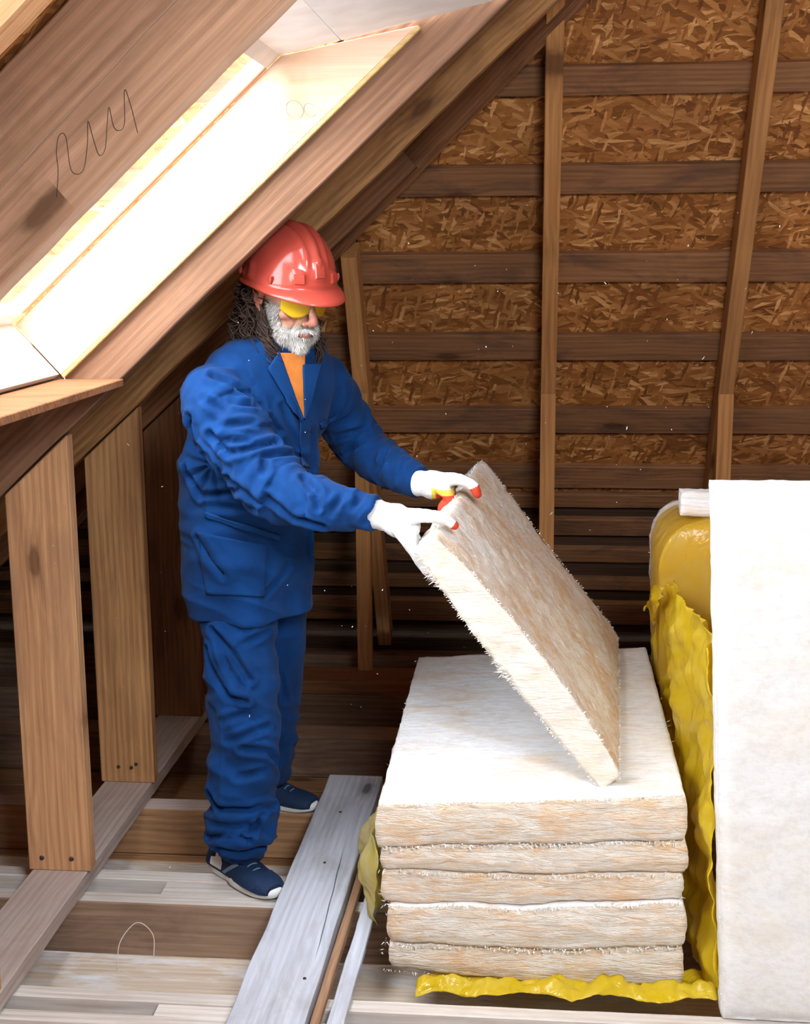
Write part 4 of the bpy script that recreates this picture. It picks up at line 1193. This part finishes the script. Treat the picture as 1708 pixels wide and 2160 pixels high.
for s_ in (-1, 1):
    b = bmesh.new(); htube(b, [(s_*.070, .076, .024), (s_*.079, .045, .022), (s_*.083, .0, .022), (s_*.082, -.02, .015)], [.0022]*4, n=6)
    piece('temple', b, 'lens', gl)
b = bmesh.new(); htube(b, [(-.012, .111, .030), (0, .113, .028), (.012, .111, .030)], [.0025]*3, n=6); piece('bridge', b, 'lens', gl)

# hard hat: shell with crown ribs, peak, slots and badges
HH = Matrix.Translation((0, -.002, .044)) @ Matrix.Rotation(math.radians(5), 4, 'X') @ Matrix.Scale(.93, 4)
def hat(p): return HM @ (HH @ V(p))
b = bmesh.new(); nT, nP = 96, 34; G = []
def rx(): return .118, .142, .150
for j in range(nP+1):
    ph = (math.pi/2)*j/nP; row = []
    for i in range(nT):
        th = 2*math.pi*i/nT; cx, sy = math.cos(th), math.sin(th)
        rr = math.cos(ph)**.86 if j < nP else 0
        x, y_ = .118*cx*rr, .143*sy*rr; z = .152*math.sin(ph)**.98
        # longitudinal ribs on the crown
        bump = 0
        for c, amp, wd in ((0, .0065, .010), (-.038, .0045, .007), (.038, .0045, .007)):
            bump += amp*math.exp(-((x-c*(1-.25*abs(y_)/.14))/wd)**4)*max(0, min(1, (z-.035)/.04))
        # base band
        if z < .018: bump += .003
        # front badge and side sockets
        if y_ > .10 and abs(x) < .017 and .026 < z < .078: bump += .0045
        for sx_ in (-.052, .052):
            if y_ > 0 and abs(x-sx_) < .014 and .016 < z < .046: bump += .005
        if abs(abs(x)-.108) < .014 and abs(y_+.01) < .012 and .008 < z < .05: bump += .005
        nrm = V((x/.118**2, y_/.143**2, z/.152**2)).normalized()
        row.append(b.verts.new(hat(V((x, y_, z))+nrm*bump)))
        if j == nP: break
    G.append(row)
for X, Y in zip(G[:-2], G[1:-1]):
    for k in range(nT): b.faces.new((X[k], X[(k+1) % nT], Y[(k+1) % nT], Y[k]))
for k in range(nT): b.faces.new((G[-2][k], G[-2][(k+1) % nT], G[-1][0]))
# brim ring flaring into the front peak
prev = G[0]
for q in range(1, 7):
    t = q/6; row = []
    for i in range(nT):
        th = 2*math.pi*i/nT; cx, sy = math.cos(th), math.sin(th)
        fr = max(0, sy)**1.6
        ext = (.010+.044*fr)*t
        z = -.004*t-.020*t*t*fr-.004*t
        row.append(b.verts.new(hat(((.118+ext*.55+.002)*cx, (.143+ext)*sy if sy > 0 else (.143+ext)*sy, z))))
    for k in range(nT): b.faces.new((prev[k], row[k], row[(k+1) % nT], prev[(k+1) % nT]))
    prev = row
row = []
for i in range(nT):        # rolled lip
    p = prev[i].co; row.append(b.verts.new(p-hu*.004))
for k in range(nT): b.faces.new((prev[k], row[k], row[(k+1) % nT], prev[(k+1) % nT]))
bmesh.ops.recalc_face_normals(b, faces=b.faces)
for fc in b.faces: fc.smooth = True
me = bpy.data.meshes.new('hard_hat'); b.to_mesh(me); b.free()
hh = child('hard_hat', me, 'helmet', label='glossy salmon red hard hat'); q = hh.modifiers.new('t', 'SOLIDIFY'); q.thickness = .0025; q.offset = -1
for s_ in (-1, 1):
    for yy in (.072, -.075):
        b = bmesh.new(); ell(b, hat((s_*.108, yy, .018)), (.0045, .006, .011), HR, 2); piece('socket_lug', b, 'helmet', hh)
for x0, x1, z0, z1 in ((-.016, .016, .028, .080), (-.066, -.040, .014, .044), (.040, .066, .014, .044)):     # raised badge and sockets
    b = bmesh.new(); G = []
    for i in range(9):
        row = []
        for j in range(9):
            x = x0+(x1-x0)*i/8; z = z0+(z1-z0)*j/8
            ph = math.asin(min(1, (z/.152)**(1/.98))); rr = math.cos(ph)**.86
            y_ = .143*math.sqrt(max(0, rr*rr-(x/.118)**2)); e = 0 if i in (0, 8) or j in (0, 8) else .006
            row.append(b.verts.new(hat((x*(1+e/.12), y_+e+.002, z))))
        G.append(row)
    for i in range(8):
        for j in range(8): b.faces.new((G[i][j], G[i+1][j], G[i+1][j+1], G[i][j+1]))
    piece('badge' if x0 == -.016 else 'socket', b, 'helmet', hh)

# beard: fine short strands rooted on the jaw, white in front, greyer at the sides
rnd = random.Random(4); b = bmesh.new(); cnt = 0
cand = []
for p in bodyme.polygons:
    q = HI @ p.center
    if abs(q.x) < .076 and q.y > -.010 and -.135 < q.z < .0: cand.append((q, (HI.to_3x3() @ p.normal)))
tries = 0
while cnt < 7600 and tries < 90000:
    tries += 1; q, nn = rnd.choice(cand)
    ax = abs(q.x)
    jaw = q.z < -.048-.35*max(0, .03-ax)*0 and q.y > .02
    side = ax > .050 and q.z < .005 and q.y < .062 and q.y > .005
    stache = q.y > .085 and -.060 < q.z < -.043 and ax < .032
    lips = q.y > .085 and ax < .021 and -.073 < q.z < -.0595
    if lips or not (jaw or side or stache): continue
    if nn.z < -.75 and q.y < .045: continue
    cheek = (q.z > -.052 and ax < .045 and not stache)
    if cheek: continue
    L = rnd.uniform(.008, .016)*(1.0 if jaw and q.z < -.075 else .75)
    dirn = (nn*.55+V((rnd.gauss(0, .18)-(.0), rnd.gauss(0, .12), -1.0))).normalized()
    if stache: dirn = (V((math.copysign(.8, q.x), .25, -.55))+nn*.4+V((rnd.gauss(0, .15), 0, rnd.gauss(0, .1)))).normalized(); L = .011
    wv = V((rnd.gauss(0, 1), rnd.gauss(0, 1), rnd.gauss(0, 1)))*.0016
    s_ = dirn.cross(nn).normalized()*.00055; p0 = q-nn*.001
    m1 = q+dirn*L*.5+nn*.002+wv; e = q+dirn*L+nn*.001+wv*2
    vs = [b.verts.new(HM @ v) for v in (p0-s_, p0+s_, m1+s_, m1-s_, e)]
    grey = 1 if rnd.random() < (.10 if ax < .045 else .45) else 0
    for fc in (b.faces.new(vs[:4]), b.faces.new((vs[3], vs[2], vs[4]))): fc.material_index = grey
    cnt += 1
me = bpy.data.meshes.new('beard'); b.to_mesh(me); b.free(); child('beard', me, ['beard', 'beard_grey'], label='short white beard and moustache')
# base of the beard: thin shell over the jaw so no skin shows between strands
b = bmesh.new(); vm = {}
for p in bodyme.polygons:
    q = HI @ p.center; ax = abs(q.x)
    jaw = q.z < -.052 and q.y > .02 and q.z > -.130; side = ax > .052 and q.z < .0 and .008 < q.y < .062 and q.z > -.12
    stache = q.y > .085 and -.058 < q.z < -.046 and ax < .030; lips = q.y > .085 and ax < .021 and -.072 < q.z < -.0595
    nn = HI.to_3x3() @ p.normal
    if (jaw or side or stache) and not lips and not (nn.z < -.8 and q.y < .045):
        vs = []
        for vi in p.vertices:
            if vi not in vm: v = bodyme.vertices[vi]; vm[vi] = b.verts.new(v.co+v.normal*(.0022+noise.noise(v.co*200)*.0012))
            vs.append(vm[vi])
        fc = b.faces.new(vs); fc.smooth = True; fc.material_index = 1 if (ax > .055 or (q.z > -.06 and ax > .03)) else 0
me = bpy.data.meshes.new('beard_base'); b.to_mesh(me); b.free(); child('beard_base', me, ['beard', 'beard_grey'])
# eyebrows
for s_ in (-1, 1):
    b = bmesh.new()
    for _ in range(160):
        a = rnd.random(); q = V((s_*(.012+.040*a), .112-.010*a-.55*a*a*.04, .034+rnd.gauss(0, .002))); e = q+V((s_*.007, .003, .001))
        b.faces.new([b.verts.new(H(*q)), b.verts.new(H(q.x, q.y, q.z+.0008)), b.verts.new(H(*e))])
    piece('eyebrow', b, 'beard_grey', man)['kind'] = 'stuff'

# long curly hair: coiled locks from under the hat to the shoulders
b = bmesh.new(); rnd = random.Random(9)
def lock(root, mid, end, rad, amp, turns, w0):
    n_ = 22; P = []; ph = rnd.uniform(0, 6.28)
    for i in range(n_+1):
        t = i/n_; c = root*(1-t)**2+mid*2*t*(1-t)+end*t*t
        k = amp*min(1, t*2.5)
        P.append(c+V((math.cos(ph+t*turns*6.28)*k, math.sin(ph+t*turns*6.28)*k, math.sin(ph*2+t*turns*5)*k*.5)))
    tube(b, P, [w0*(1-.75*(i/n_)**2) for i in range(n_+1)], n=5, sub=1, round_end=False)
for k in range(520):
    # angle round the head: 0 = behind, +-1 sides up to just behind the ears
    side = -1 if rnd.random() < .56 else 1
    a = rnd.uniform(.05, .86)
    x = side*.082*math.sin(a*1.62); y_ = -.018-.085*math.cos(a*1.5)
    z = rnd.uniform(-.045, .045)
    root = H(x, y_, z)
    out = (HR @ V((x, y_, 0))).normalized()
    if side < 0:   # right side of the head (left in the picture): a broad mass
        end = root+out*rnd.uniform(.0, .045)+V((rnd.uniform(-.01, .06), rnd.uniform(-.07, .0), rnd.uniform(-.19, -.07)))
    else:
        end = root+out*rnd.uniform(.0, .045)+V((rnd.uniform(-.01, .04), rnd.uniform(-.09, -.01), rnd.uniform(-.19, -.07)))
    mid = (root+end)/2+out*rnd.uniform(.01, .035)+V((0, 0, .015))
    lock(root, mid, end, .01, rnd.uniform(.007, .013), rnd.uniform(2.5, 5), rnd.uniform(.002, .0038))
for k in range(110):    # locks lying on the chest below the jaw, both sides
    side = -1 if k % 5 else 1
    root = H(side*rnd.uniform(.062, .080), rnd.uniform(-.03, .0), rnd.uniform(-.05, -.01))
    end = H(side*rnd.uniform(.045, .085), rnd.uniform(.01, .05), 0)+V((0, 0, -1))*rnd.uniform(.12, .175)+F_*.01
    lock(root, (root+end)/2+(HR @ V((side*.025, .01, 0))), end, .01, rnd.uniform(.004, .009), rnd.uniform(2, 3.5), rnd.uniform(.002, .0038))
me = bpy.data.meshes.new('hair'); b.to_mesh(me); b.free(); child('hair', me, 'hair', label='long dark curly hair')
